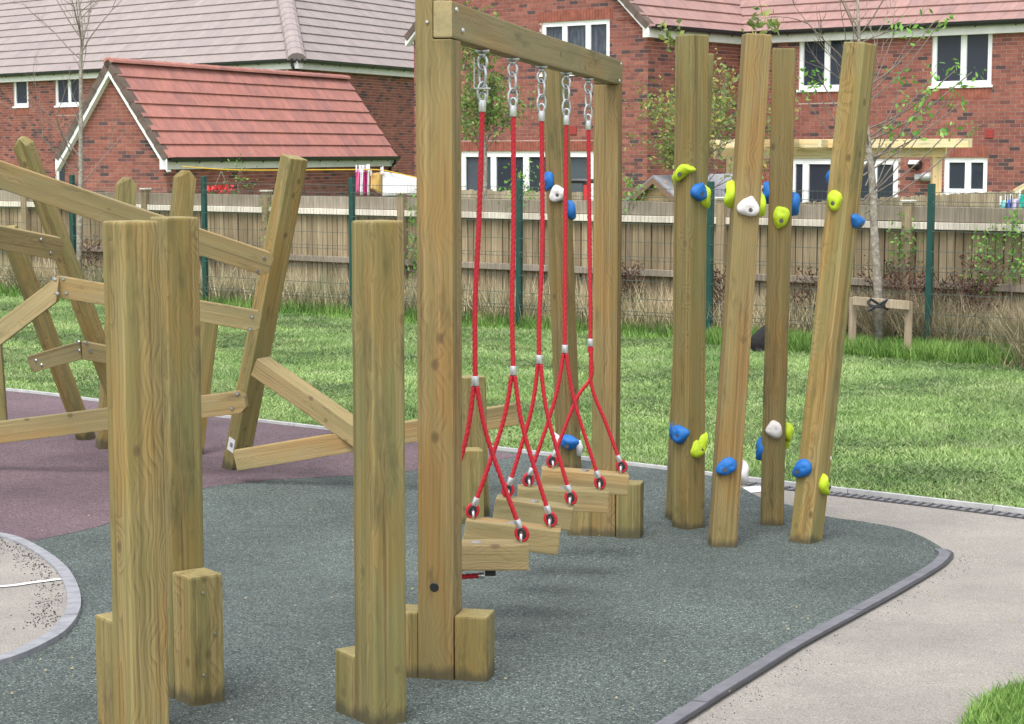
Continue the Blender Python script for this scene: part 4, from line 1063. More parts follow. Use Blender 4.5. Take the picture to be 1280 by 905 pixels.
# hanging steps
rope_top = [(603, 66), (641, 77), (677, 90), (708, 97), (735.5, 105)]
ferr_mid = [(594, 476), (641.5, 463), (674, 449), (706, 436), (738, 428)]
rope_ctl = [[(603, 137), (599, 270), (594, 380)], [(641.5, 143), (642, 280), (640, 380)], [(677, 149), (678, 300), (674, 400)], [(708, 154), (706.5, 290), (706, 400)], [(735.5, 160), (737, 290), (738, 390)]]
ringL = [(553, 648), (592, 630), (636, 605), (661.5, 590), (691, 570)]
ringR = [(651, 661), (687, 640), (712.5, 618), (749, 597), (775.5, 576)]
st_boxes = [dict(l=(535, 682, 714), r=(661, 682, 714)), dict(l=(580, 653, 681), r=(699, 664, 694)), dict(l=(617, 628, 652), r=(715, 637, 664)), dict(l=(647, 613, 637), r=(761, 619, 642)), dict(l=(677, 586, 611), r=(786, 595, 620))]
ordw = ['nearest the camera', 'second from the near gate post', 'in the middle of the five', 'fourth from the near gate post', 'farthest from the camera']
def cat(P, n=10):
    o = []
    for i in range(len(P)-1):
        p0 = P[max(i-1, 0)]; p1 = P[i]; p2 = P[i+1]; p3 = P[min(i+2, len(P)-1)]
        for k in range(n):
            u = k/n; o.append(.5*((2*p1)+(p2-p0)*u+(2*p0-5*p1+4*p2-p3)*u*u+(3*p1-p0-3*p2+p3)*u**3))
    o.append(P[-1]); return o
def resample(P, step):
    o = [P[0].copy()]; acc = 0
    for a, b in zip(P, P[1:]):
        L = (b-a).length; d = step-acc
        while d <= L: o.append(a+(b-a)*(d/L)); d += step
        acc = (acc+L) % step
    o.append(P[-1].copy()); return o
def torus_pts(c, ax, bx_, ra, rb, n=16): return [c+ax*math.cos(2*math.pi*i/n)*ra+bx_*math.sin(2*math.pi*i/n)*rb for i in range(n)]
def cyl(name, a, b, r, mat, parent, seg=12):
    m = MB(); d = (b-a); m.tube([a, a+d*.08, b-d*.08, b], [r*.93, r, r, r*.93], seg); o = m.build(name, mat, parent, True)
    try: o.data.set_sharp_from_angle(angle=math.radians(50))
    except Exception: pass
    return o
UP = Vector((0, 0, 1))
yaw_steps = [1, -3, -5, 1, 1]
bx = bc0-RD*(PW*.0)
for i in range(5):
    # depth where this rope hangs: intersection of view ray with the beam's vertical plane
    pt = on_face(rope_top[i][0], rope_top[i][1], bc0, RD, 0); Y = pt.y
    zb = zb_n+(zb_r-zb_n)*((Vector((pt.x, pt.y, 0))-PN).dot(UD)/LB); pt.z = zb
    L_, R_ = st_boxes[i]['l'], st_boxes[i]['r']
    pL = at(L_[0], (L_[1]+L_[2])/2, Y-.02); pR = at(R_[0], (R_[1]+R_[2])/2, Y-.05)
    mid = (pL+pR)/2
    T = thing('hanging_step', (pt.x, pt.y, mid.z-.06), 'pale wooden step beam hung on red ropes, '+ordw[i], 'swing step', 'wooden steps hanging on red ropes under the gate beam')
    # step
    hgt = .098; dep = .115
    dirx = (pR-pL); dirx.normalize(); fn = Vector((math.sin(math.radians(yaw_steps[i])), -math.cos(math.radians(yaw_steps[i])), 0))
    cc = (at(L_[0], L_[2], Y-.055)+at(R_[0], R_[2], Y-.055))/2
    Ls = (at(R_[0], R_[2], Y-.055)-at(L_[0], L_[2], Y-.055)).length
    slope = (at(R_[0], R_[2], Y-.055).z-at(L_[0], L_[2], Y-.055).z)/Ls
    xd = Vector((math.cos(math.radians(yaw_steps[i])), math.sin(math.radians(yaw_steps[i])), slope)).normalized()
    if i == 0: Ls = .385; cc = at(R_[0], R_[2], Y-.055)-xd*(Ls/2)
    ctr = cc+Vector((0, 0, hgt/2))-fn*(dep/2)
    sb = timber('step', ctr-xd*Ls/2, ctr+xd*Ls/2, fn, hgt, dep, WOODF, T, bev=.007)
    topz = ctr.z+hgt/2
    disc('bolt_plate', ctr+UP*(hgt/2), UP, .022, .003, STEEL, T, 14)
    # hanger: swivel, two links, ferrule
    c0 = pt
    m = MB(); m.tube([c0+UP*.0, c0-UP*.014], .026, 14); m.tube([c0-UP*.014, c0-UP*.03], .012, 10)
    sh = torus_pts(c0-UP*.05, RD, UP, .017, .026); m.tube(sh, .0055, 8, closed=True); hg = m.build('swivel_hanger', STEEL, T, True)
    if i == 0:
        m = MB(); m.box((-.03, -.03, -.145), (.03, .03, -.14), Matrix.Translation(c0)); m.box((-.032, -.012, -.14), (-.028, .012, -.03), Matrix.Translation(c0)); m.build('bracket', STEEL, hg)
    px0 = rope_ctl[i][0]; rt = at(px0[0], px0[1], Y); gap = (c0.z-.066)-(rt.z+.03); lk = gap/2
    for k in range(2):
        c = Vector((c0.x, c0.y, c0.z-.066-lk*(k+.5))); ax = UD if k == 0 else (RD+UD*.6).normalized()
        if k == 0: ax = (RD*.9-UD*.6).normalized()
        m = MB(); m.tube(torus_pts(c, ax, UP, .018, lk/2+.009), .0050, 8, closed=True); m.build('chain_link', STEEL, T, True)
    rope_pts = [rt]+[at(a, b, Y) for a, b in rope_ctl[i][1:]]+[at(*ferr_mid[i], Y)]
    cyl('ferrule', rt+UP*.034, rt-UP*.008, .0135, ALU, T)
    m = MB(); m.tube(torus_pts(rt+UP*.045, RD, UP, .012, .018), .006, 8, closed=True); m.build('rope_thimble', STEEL, T, True)
    m = MB(); m.tube(resample(cat(rope_pts), .008), .0106, 15, lobes=3, pitch=.07, amp=.34); m.build('rope', RED, T, True)
    fc = at(*ferr_mid[i], Y); cyl('ferrule', fc+UP*.018, fc-UP*.018, .0145, ALU, T)
    for side, rg in ((-1, ringL[i]), (1, ringR[i])):
        uo = side*(Ls/2-.05)
        # ring position: on the step top, near its end
        e = ctr+xd*uo; e.z += hgt/2
        tgt = at(rg[0], rg[1], e.y)
        if side < 0 and i == 0: tgt = e+UP*.035
        e = Vector((tgt.x, tgt.y, e.z)); rc = Vector((e.x, e.y, e.z+.036))
        # U bolt
        m = MB(); m.tube([e-RD*.001-UP*.01-xd*.0, e+UP*.02, e+UP*.036+fn*.012, e+UP*.03+fn*.02, e+fn*.024-UP*.01], .0055, 8); m.build('shackle', STEEL, T, True)
        top = fc-UP*.02+RD*(.006*side)
        d0 = Vector((side*.05, 0, -1))
        a = top; rc = Vector((e.x, e.y+.004, e.z+.033)); b = rc-(rc-a).normalized()*.05; v_ = (b-a)
        mid1 = a+v_*.33+Vector((-side*.035, 0, -.0)) if True else a
        mid1 = a+v_*.4+Vector((-side*.018, 0, 0)); 
        br = [a, mid1, b]
        if i == 4 and side > 0: br = [a, a+v_*.35+Vector((-.045, 0, 0)), a+v_*.7+Vector((-.02, 0, 0)), b]
        if i == 4 and side < 0: br = [a, a+Vector((.012, 0, -.14)), a+v_*.5+Vector((.02, 0, 0)), b]
        br = cat(br); m = MB(); m.tube(resample(br, .008), .0098, 15, lobes=3, pitch=.07, amp=.34); m.build('rope', RED, T, True)
        dv = (br[-1]-br[-3]).normalized(); cyl('ferrule', b-dv*.004, b+dv*.03, .0135, ALU, T)
        lc = b+dv*.052; sx = dv.cross(Vector((0, 1, 0))).normalized()
        m = MB(); m.tube(torus_pts(lc, sx, dv, .0205, .027), .0075, 10, closed=True); lp = m.build('rope_eye', RED, T, True)
        m = MB(); m.tube(torus_pts(lc+Vector((0, -.001, 0)), sx, dv, .0115, .017), .0075, 8, closed=True); m.build('thimble', BLACKP, lp, True)
    if i == 0:
        a = at(560, 722, Y+.02); b = at(598, 719.5, Y+.02); m = MB(); m.tube(resample([a, b], .008), .0106, 15, lobes=3, pitch=.07, amp=.34); m.build('under_rope', RED, T, True); cyl('ferrule', b, b+(b-a).normalized()*.022, .012, ALU, T)
        c_ = at(613, 716, Y+.05); m = MB(); m.box((-.02, -.02, -.008), (.02, .02, .03), Matrix.Translation(c_)); m.build('under_bracket', BLACKP, T)
# ------------------------------------------------------------------ foreground posts
def short_post(bp, topY, toppx, wid, yaw, label, block_dir, block_top, yb=None, blen=.127, boff=0):
    base = bp; n = yawn(yaw); r = Vector((-n.y, n.x, 0))
    t = thing('stepping_post', base, label, 'play post', 'thick square posts with foot blocks in the foreground')
    z = at(toppx, topY, base.y).z; tp = at(toppx, topY, base.y)
    timber('post', base-UP*.02, Vector((tp.x, tp.y, z)), n, wid, wid, WOOD, t, bev=.011, seg=3)
    c = base+n*block_dir*(wid/2+blen/2+.003)+r*boff; 
    bt = timber('foot_block', Vector((c.x, c.y, g(c.y)-.02)), Vector((c.x, c.y, block_top)), n, wid*.98, blen, WOOD, t, bev=.009)
    return t, n, c
pA = Vector(at(172, 600, 5.62).to_2d().to_3d()); pA.z = g(pA.y)
pB = Vector(at(222, 600, 6.3).to_2d().to_3d()); pB.z = g(pB.y)
pC = Vector(at(474.5, 600, 5.93).to_2d().to_3d()); pC.z = g(pC.y)
tA, nA, cA = short_post(pA, 276, 162.5, .124, 38, 'thick square post nearest the camera at the left with grey green grain', -1, at(128, 766, 5.75).z)
tB, nB, cB = short_post(pB, 271, 216.5, .124, 37, 'square post just behind the nearest left post with a screwed block on its right', 1, at(250, 722, 6.12).z)
tC, nC, cC = short_post(pC, 275.5, 471.5, .122, 35, 'square post left of the tall gate frame with a low block on its left', -1, at(428, 801, 6.15).z)
for q in ((254, 741), (269, 792), (255, 844)):
    disc('screw', on_face(q[0], q[1], cB, nB, .0645), nB, .0055, .003, STEEL, tB)
# ------------------------------------------------------------------ climbing posts with holds
def hold(parent, c, n, col, size=.07, shape=0, rot=0, flat=.55):
    size *= 1.12
    """lumpy resin hold, c centre of its foot on the timber, n outwards"""
    n = Vector(n).normalized(); bm = bmesh.new(); bmesh.ops.create_uvsphere(bm, u_segments=28, v_segments=16, radius=1)
    sd = random.uniform(0, 50)
    for v in bm.verts:
        x, y, z = v.co; k = 1+.16*noise.noise(Vector((x*1.3+sd, y*1.3, z*1.3)))+.05*noise.noise(Vector((x*3+sd, y*3, z*3)))
        if shape == 0:   X, Y_ = x*.72*(1+.25*y), y*1.0
        elif shape == 1: X, Y_ = x*.55+.38*(y*y)-.15, y*1.1      # bean
        elif shape == 2: X, Y_ = x*(.9-.35*y), y*.82              # wedge
        else: X, Y_ = x*1.0, y*.62+.2*x*x
        bumpz = z*flat*(1+.5*max(0, y)*(shape == 1)+.35*max(0, -y)*(shape == 2))
        # dents
        for (hx, hy, hr) in ((.1, -.25, .24), (.15, .45, .16)):
            dd_ = math.hypot(X-hx, Y_-hy)
            if z > 0 and dd_ < hr*1.6: bumpz -= .12*(1-dd_/(hr*1.6))
        v.co = Vector((X*k, Y_*k, bumpz*k+.12))*size
    for f_ in bm.faces: f_.smooth = True
    o = link('climbing_hold', bm_mesh('climbing_hold', bm), parent, HOLD[col])
    zx = n; yx = (UP-zx*UP.dot(zx)).normalized(); xx = yx.cross(zx); a = math.radians(rot)
    y2 = yx*math.cos(a)+xx*math.sin(a); x2 = y2.cross(zx)
    M = Matrix(((x2.x, y2.x, zx.x, c.x), (x2.y, y2.y, zx.y, c.y), (x2.z, y2.z, zx.z, c.z), (0, 0, 0, 1))); place(o, M)
    o['label'] = {'blue': 'blue climbing hold', 'lime': 'lime green climbing hold', 'white': 'white climbing hold'}[col]
    bm = bmesh.new(); bmesh.ops.create_cone(bm, cap_ends=True, segments=12, radius1=size*.2, radius2=size*.2, depth=.004)
    h = link('bolt_hole', bm_mesh('bolt_hole', bm), o, HOLEM); h.location = (.1*size, -.25*size, size*(flat*.86+.10)); 
    return o
HOLEM = simple('dark_bolt_hole', (.10, .10, .10), .5, .4)
PG = 'climbing posts studded with coloured holds'
def cpost(basepx, toppx, wid, yaw, label, Ybase=None, Ytop=None, mat=None):
    b = G(*basepx) if Ybase is None else at(basepx[0], basepx[1], Ybase)
    b = Vector((b.x, b.y+.06, 0)); b.z = g(b.y)
    tp = at(toppx[0], toppx[1], (Ytop or b.y)); n = yawn(yaw)
    t = thing('climbing_post', b, label, 'climbing post', PG)
    ext = (b-tp).normalized()*.03
    timber('post', b+ext, tp, n, wid, wid, mat or WOOD, t, bev=.007)
    t['_'] = 0; del t['_']
    return t, b, tp, n, wid
def hpos(P, px, py, face=None):
    """face: None front face, 'l'/'r' the side; returns point on the timber and normal"""
    t, b, tp, n, wid = P; z = (tp-b).normalized(); x, y, z = basis(tp-b, n); fn = -y
    nn = {None: fn, 'f': fn, 'l': -x, 'r': x, 'b': -fn}[face or None]
    c = on_face(px, py, b, nn, wid/2)
    # clamp to the face
    ax = (c-b).dot(z); base = b+z*ax+nn*wid/2; other = z.cross(nn); d = max(-wid*.35, min(wid*.35, (c-base).dot(other)))
    return base+other*d, nn
def hold_at(P, px, py, col, face=None, size=.06, shape=0, rot=0, n=None, yoff=None):
    t, b, tp, nq, wid = P
    if n is None: c, nn = hpos(P, px, py, face)
    else:
        nn = Vector(n); ax_ = (tp-b).normalized()
        # point on the post axis at this image height, pushed outwards to its side
        best = min((abs(proj(b+(tp-b)*k/200)[1]-py), k) for k in range(201))[1]; c = b+(tp-b)*best/200+nn*(wid*.5)
        c.y += yoff or 0
    return hold(t, c, nn, col, size, shape, rot)
P1 = cpost((861, 664), (865, 44), .125, 38, 'thick upright climbing post, leftmost of the front group, lime and blue holds near its top')
P2 = cpost((904, 687), (946, 43), .128, 3, 'right leaning brown climbing post with a large white hold facing forward', mat=WOODB)
P3 = cpost((967, 660), (980, 61), .122, -9, 'darker climbing post with a lime hold above and a white hold below on its front', mat=WOODD)
P4 = cpost((1009, 682), (1076, 54), .122, 48, 'strongly leaning climbing post at the right end with blue hold high up')
P0 = cpost((848, 653), (876, 67), .115, 10, 'climbing post half hidden directly behind the leftmost front one')
P5 = cpost((712, 592), (693, 78), .118, -30, 'left leaning climbing post seen behind the red ropes with a white hold', mat=WOODD)
# P1
hold_at(P1, 849, 217, 'lime', n=(-.6, -.8, .1), size=.052, shape=1, rot=60)
hold_at(P1, 873, 239, 'blue', 'f', .052, 2, 25)
hold_at(P1, 840, 222, 'lime', n=(-1, .3, 0), size=.04, shape=0, yoff=.05)
hold_at(P1, 889, 247, 'lime', n=(1, -.2, .1), size=.055, shape=1, rot=-15)
hold_at(P1, 850, 541, 'blue', n=(-.75, -.65, 0), size=.055, shape=2, rot=-35)
hold_at(P1, 838, 540, 'blue', n=(-1, .2, 0), size=.05, shape=0, yoff=.04)
hold_at(P1, 871, 560, 'lime', 'f', .048, 2, -20)
hold_at(P1, 886, 552, 'lime', n=(1, -.2, 0), size=.05, shape=1, rot=0)
hold_at(P1, 884, 571, 'white', n=(1, .3, 0), size=.038, shape=0)
# P2
hold_at(P2, 936, 258, 'white', None, .053, 2, 10)
hold_at(P2, 911, 241, 'lime', n=(-1, -.15, 0), size=.058, shape=1, rot=180)
hold_at(P2, 955, 260, 'lime', n=(1, -.2, .1), size=.052, shape=1, rot=-25)
hold_at(P2, 907, 583, 'blue', None, .05, 0, 60)
hold_at(P2, 927, 594, 'white', n=(1, -.2, .15), size=.058, shape=1, rot=-20)
# P3
hold_at(P3, 976, 272, 'lime', None, .052, 0, 10)
hold_at(P3, 955, 241, 'blue', n=(-1, -.2, 0), size=.05, shape=1, rot=180)
hold_at(P3, 999, 254, 'blue', n=(1, -.2, 0), size=.055, shape=1, rot=-20)
hold_at(P3, 967, 537, 'white', None, .046, 2, -100)
hold_at(P3, 947, 561, 'blue', n=(-1, -.15, 0), size=.052, shape=1, rot=175)
hold_at(P3, 992, 541, 'lime', n=(1, -.2, 0), size=.05, shape=1, rot=-30)
hold_at(P3, 996, 553, 'lime', n=(1, .3, 0), size=.036, shape=0)
# P4
hold_at(P4, 1044, 251, 'lime', 'l', .048, 0, 0)
hold_at(P4, 1070, 277, 'blue', 'f', .05, 3, 15)
hold_at(P4, 1031, 222, 'blue', n=(-1, .3, 0), size=.042, shape=0, yoff=.03)
hold_at(P4, 1003, 586, 'blue', 'l', .053, 0, 55)
hold_at(P4, 1029, 606, 'lime', 'f', .050, 1, -25)
hold_at(P4, 1040, 574, 'white', n=(1, .3, 0), size=.036, shape=0)
# P5
hold_at(P5, 698, 241, 'white', None, .055, 2, -20)
hold_at(P5, 683, 226, 'blue', n=(-.9, -.3, 0), size=.055, shape=0)
hold_at(P5, 720, 266, 'blue', n=(1, -.15, .1), size=.055, shape=1, rot=-30)
hold_at(P5, 715, 553, 'blue', None, .063, 3, 10)
hold_at(P5, 697, 549, 'white', n=(-1, -.2, 0), size=.05, shape=1, rot=180)
hold_at(P5, 733, 560, 'white', n=(1, -.2, 0), size=.045, shape=0)
# ------------------------------------------------------------------ big climbing frame at the left
CF = thing('climbing_structure', G(295, 590), 'large climbing frame of leaning posts and bolted cross planks at the left', 'climbing frame')
def fpost(b, bY, t_, tY, wid, yaw, dome=0, sink=True, nm='post'):
    B = at(b[0], b[1], bY); T_ = at(t_[0], t_[1], tY)
    return timber(nm, B, T_, yawn(yaw), wid, wid, WOODF if nm != 'post' else WOOD, CF, bev=.007, dome1=dome)
def gY(px, py): return G(px, py).y
fpost((293, 590), gY(293, 590)+.07, (368, 196), 11.75, .125, 38)                     # right leaning post
fpost((176, 575), gY(176, 575), (26, 172), 11.75, .097, -22, dome=.045)             # F1
fpost((109, 551), gY(109, 551), (10, 285), 12.7, .095, -22)                        # F2
fpost((-1, 553), gY(0, 553), (-12, 400), 13.2, .127, 10)                        # F3
fpost((196, 563), gY(196, 563), (232, 213), 12.9, .127, 25, dome=.05)
fpost((243, 570), gY(243, 570), (264, 384), 12.6, .10, 20)
fpost((133, 562), gY(133, 562), (158, 222), 13.0, .125, 25, dome=.05)
gpst = timber('post', G(594, 649)+Vector((0, .06, -.02)), at(589, 470, G(594, 649).y+.06), yawn(20), .127, .127, WOOD, CF, bev=.007)
Yg = G(594, 649).y
timber('foot_block', G(588, 655)+Vector((0, .0, -.02)), at(587, 561, G(588, 655).y), yawn(12), .127, .127, WOOD, CF, bev=.008)
def rail(a, aY, b, bY, h, th, clip0=0, clip1=0, bolts=(), mt=None, tilt=0, cut=None):
    A = at(a[0], a[1], aY); B = at(b[0], b[1], bY); d = (B-A).normalized(); n = Vector((0, -1, tilt)); n = (n-d*n.dot(d)).normalized()
    r = timber('plank', A, B, n, h, th, mt or WOODF, CF, bev=.005, clip0=clip0, clip1=clip1)
    if cut:      # mitred end: sawn off along a vertical plane at this image column
        cp, sgn, cy = cut; P = at(cp, cy, aY+(bY-aY)*(cp-a[0])/(b[0]-a[0])); Mi = wtot(r).inverted(); co = Mi@P; no = (Mi.to_3x3()@Vector((sgn, 0, 0))).normalized()
        bm = bmesh.new(); bm.from_mesh(r.data); geo = bmesh.ops.bisect_plane(bm, geom=list(bm.verts)+list(bm.edges)+list(bm.faces), plane_co=co, plane_no=no, clear_outer=True)
        ed = [e for e in geo['geom_cut'] if isinstance(e, bmesh.types.BMEdge)]
        bmesh.ops.holes_fill(bm, edges=ed, sides=0); bm.to_mesh(r.data); bm.free()
    for q in bolts: disc('bolt', on_face(q[0], q[1], A, n, th/2), n, .013, .008, STEEL, r, 10)
    return r
rail((-60, 198), 10.35, (337, 331), 11.35, .145, .055, clip1=.035, bolts=((330, 323), (321, 339)))
rail((-60, 285), 10.9, (75, 311), 11.45, .135, .055, clip1=.03, bolts=((52, 299.5), (64, 316)))
rail((-50, 454), 10.75, (95, 344.6), 11.43, .116, .055, cut=(74, 1, 358), bolts=((68, 349), (71, 367)))
rail((60, 355.6), 11.36, (326, 402), 11.50, .127, .05, clip1=.03, cut=(74.6, -1, 358), bolts=((79, 348), (83, 366), (315, 395.5), (312.5, 411)))
rail((40, 455), 12.25, (118, 433), 11.66, .11, .05, clip0=.025, cut=(103, 1, 437), bolts=((45, 450.5), (52, 456), (98.5, 427.5), (99.5, 438)))
rail((90, 434.8), 11.72, (215, 458), 12.0, .11, .05, cut=(103.6, -1, 437), bolts=((108, 428.5), (113, 438.5)))
rail((-60, 547.5), 11.9, (308, 501.5), 11.55, .135, .055, clip1=.04, bolts=((297, 492), (290, 510)))
rail((325, 457), 11.62, (466, 556), 11.15, .118, .115, tilt=-.3)
rail((296, 575), 11.45, (647, 517), 10.95, .125, .055)
# maker's sticker on the right post
xq, yq, zq = basis(at(368, 196, 11.75)-at(293, 590, gY(293, 590)+.07), yawn(38)); Bq = at(293, 590, gY(293, 590)+.07)
cst = on_face(289, 556, Bq, -xq, .0635); M = Matrix(((yq.x, zq.x, -xq.x, cst.x), (yq.y, zq.y, -xq.y, cst.y), (yq.z, zq.z, -xq.z, cst.z), (0, 0, 0, 1)))
m = MB(); m.box((-.038, -.042, 0), (.038, .042, .0015), M); stk = m.build('sticker', simple('white_label', (.72, .72, .73), .4), CF); m = MB(); m.box((-.022, -.014, .0016), (.012, .014, .0022), M); m.build('sticker_print', simple('grey_print', (.18, .18, .25), .5), stk)
# ------------------------------------------------------------------ gardens
# pergola
pg0 = at(905, 215, 30.5); PGT = thing('pergola', (pg0.x, pg0.y, GZ), 'new pale timber pergola in the garden of the right house', 'pergola')
def pbeam(name, a, b, Ya, Yb, w_, h_, n=(0, -1, 0)): return timber(name, at(a[0], a[1], Ya), at(b[0], b[1], Yb), Vector(n), h_, w_, PERG, PGT, bev=.004, seg=1)
PY = 31.0
for (x0, Yq) in ((914, PY), (1171, PY-2.2)):
    t_ = at(x0, 196, Yq); timber('pergola_post', (t_.x, t_.y, GZ), t_, Vector((0, -1, 0)), .14, .14, PERG, PGT, bev=.005, seg=1)
pbeam('pergola_beam', (893, 190), (1183, 186.5), PY-.12, PY-2.35, .06, .23)
pbeam('pergola_beam', (900, 193), (1178, 190), PY+.12, PY-2.0, .06, .15)
pbeam('pergola_rafter', (887, 180), (1213, 179), PY-.3, PY-2.7, .16, .13)
for k in range(6):
    u = k/8; x0 = 897+u*280; p = at(x0, 181, PY-2.3*u); timber('pergola_rafter', p+Vector((-.25, -.6, .02)), p+Vector((1.5, 2.4, .02)), UP, .06, .12, PERG, PGT, bev=.004, seg=1)
# summer house / shed
def gable_shed():
    Y0 = 27.5
    a = at(792, 250, Y0); b = at(848, 262, Y0-1.1); ap = at(825, 219, Y0-.6); far = Vector((1.55, 2.6, 0))
    t = thing('garden_shed', (a.x, a.y, GZ), 'small pale timber playhouse with grey felt roof behind the fence beside the gate post', 'shed')
    a.z = at(792, 248, Y0).z; b = Vector((2*ap.x-a.x+.0, 2*ap.y-a.y, a.z))
    wd = (b-a); L = wd.length; d = wd/L; rows = 9
    n_ = Vector((d.y, -d.x, 0))
    z = GZ
    while z < ap.z-.06:
        if z < a.z: ua, ub = 0, L
        else:
            k = (z+.1-a.z)/(ap.z-a.z); ua, ub = L/2*min(1, k), L-L/2*min(1, k)
        if ub-ua > .05:
            A = a+d*ua; B = a+d*ub; m = MB(); q = [Vector((A.x, A.y, z)), Vector((B.x, B.y, z)), Vector((B.x, B.y, z+.10)), Vector((A.x, A.y, z+.10))]
            m.add([q[0]+n_*.018, q[1]+n_*.018, q[2]+n_*.004, q[3]+n_*.004]+[p-n_*.01 for p in q], [(0, 1, 2, 3), (0, 4, 5, 1), (3, 2, 6, 7), (0, 3, 7, 4), (1, 5, 6, 2)]); m.build('cladding_board', SHEDW, t)
        z += .10
    FELT = simple('grey_roof_felt', (.30, .30, .33), .9, var=.15, scale=6)
    for e, nm in ((a, 'roof_slope'), (b, 'roof_slope')):
        dn = (e-ap).normalized(); e2 = e+dn*.14; f_ = n_*.12; v = [ap+f_, e2+f_, e2+far, ap+far]; v2 = [q-UP*.03 for q in v]
        wmesh(nm, v+v2, [(0, 1, 2, 3), (7, 6, 5, 4), (0, 4, 5, 1), (1, 5, 6, 2), (2, 6, 7, 3)], FELT, t)
        m = MB(); v = [ap+f_*1.02-UP*.035, e2+f_*1.02-UP*.035]; v += [v[1]-UP*.08, v[0]-UP*.08]; m.add(v+[q-n_*.02 for q in v], [(0, 1, 2, 3), (4, 7, 6, 5), (3, 2, 6, 7), (0, 4, 5, 1)]); m.build('barge_board', simple('brown_barge', (.25, .15, .10), .8), t)
    wmesh('wall', [b, b+far, Vector((b.x+far.x, b.y+far.y, GZ)), Vector((b.x, b.y, GZ))], [(0, 1, 2, 3)], SHEDW, t)
SHEDW = simple('pale_cladding', (.52, .37, .20), .8, var=.15, scale=8)
gable_shed()
# small shed at the far right edge: sloping barge only
q = at(1262, 234, 27); sh = thing('garden_shed', (q.x, q.y, GZ), 'corner of a small brown shed roof at the far right edge', 'shed')
timber('barge_board', at(1268, 240, 27), at(1310, 215, 27), Vector((0, -1, 0)), .07, .03, PERG, sh, bev=.003, seg=1)
wmesh('wall', [at(1270, 243, 27.05), at(1310, 218, 27.05), Vector((at(1310, 218, 27.05).x, 27.05, GZ)), Vector((at(1270, 243, 27.05).x, 27.05, GZ))], [(0, 1, 2, 3)], SHEDW, sh)
# washing line and laundry left
wl_pts = [at(228, 208, 33), at(300, 212.5, 32), at(445, 212, 30), at(475, 212.5, 29.7)]
sg = wl_pts+[at(490, 215, 29.5), at(530, 224, 29.2), at(560, 230, 29)]
m = MB(); m.tube(cat(sg, 5), .009, 6); o = m.build('washing_line', simple('yellow_cord', (.62, .38, .02), .5)); setp(o, 'yellow washing line strung in front of the garage wall', 'washing line')
def cloth(name, px0, px1, ytop0, ytop1, ybot0, ybot1, Y, col, label, cat_='laundry', pat=None, group='laundry pegged on the yellow line'):
    m = MB(); nu, nv = 9, 7; vs = []
    for i in range(nu+1):
        for j in range(nv+1):
            u, v = i/nu, j/nv; px = px0+(px1-px0)*u; yt = ytop0+(ytop1-ytop0)*u; yb = ybot0+(ybot1-ybot0)*u
            p = at(px, yt+(yb-yt)*v, Y); p.y += .03*math.sin(u*9+px0)+.02*math.sin(v*4+u*5); vs.append(p)
    m.add(vs, [(i*(nv+1)+j, (i+1)*(nv+1)+j, (i+1)*(nv+1)+j+1, i*(nv+1)+j+1) for i in range(nu) for j in range(nv)])
    mt = pat or simple(name+'_fabric', col, .85, var=.1, scale=12)
    t = thing(name, at(px0, ytop0, Y), label, cat_, group); c = m.build('fabric', mt, t, True)
    sm = c.modifiers.new('s', 'SOLIDIFY'); sm.thickness = .006
    for q in (px0+.5, px1-.5):
        k = MB(); k.box((-.012, -.015, -.05), (.012, .015, .06), Matrix.Translation(at(q, ytop0-1+(ytop1-ytop0)*(q > (px0+px1)/2), Y))); k.build('peg', PEG, t)
    return t
PEG = simple('white_peg', (.7, .7, .72), .5)
cloth('towel', 445, 450, 212, 212, 243, 240, 29.9, (.75, .16, .36), 'pink towel pegged at the left end of the laundry')
cloth('towel', 450.5, 454, 212, 212, 244, 244, 29.88, (.8, .78, .82), 'narrow white cloth between the pink towel and the crimson cloth')
cloth('towel', 454.5, 458.5, 212, 212, 245, 245, 29.9, (.42, .02, .16), 'crimson cloth hanging in the middle of the stripes')
cloth('towel', 459, 462, 211, 211, 245, 244, 29.88, (.8, .8, .82), 'white cloth just right of the crimson cloth')
cloth('shirt', 463.5, 477, 217, 215, 236, 243, 29.8, (.62, .40, .14), 'orange and cream patterned shirt on the washing line', 'shirt')
cloth('sheet', 478, 560, 214, 229, 245, 243, 29.5, (.78, .76, .80), 'large white sheet sagging on the washing line beside the gate post', 'bed sheet')
# hanging basket
bc = at(277, 243, 34.8); HB = thing('hanging_basket', bc, 'hanging basket of red flowers on the garage wall', 'flower basket')
def leaves(name, cs, n, size, mat, parent=None, spread=(.1, .1, .1), asp=.5, kind='stuff', world=True):
    cs = np.array([list(c) for c in cs]); idx = RNG.integers(0, len(cs), n); c = cs[idx]+RNG.normal(0, 1, (n, 3))*np.array(spread)
    a = RNG.normal(0, 1, (n, 3)); a /= np.linalg.norm(a, axis=1)[:, None]; b = RNG.normal(0, 1, (n, 3)); b -= a*(a*b).sum(1)[:, None]; b /= np.linalg.norm(b, axis=1)[:, None]
    s = size*RNG.uniform(.6, 1.3, n)[:, None]; V = np.stack([c, c+a*s*.5+b*s*asp*.5, c+a*s, c+a*s*.5-b*s*asp*.5], 1)
    if parent is not None: V = V-np.array(wloc(parent))
    return tri_cloud(name, V, mat, parent, 4, kind)
m = MB(); m.tube([bc+Vector((0, 0, -.02)), bc+Vector((0, 0, -.15))], [.2, .08], 12); m.build('basket', simple('dark_basket', (.05, .05, .04), .9), HB)
m = MB()
for s_ in (-1, 1): m.tube([bc+Vector((s_*.17, 0, 0)), bc+Vector((0, 0, .42))], .008, 4)
m.build('hanger', TWIG, HB)
leaves('foliage', [bc+Vector((x*.1, 0, -.03)) for x in range(-2, 3)], 260, .06, LEAF, HB, (.07, .05, .05))
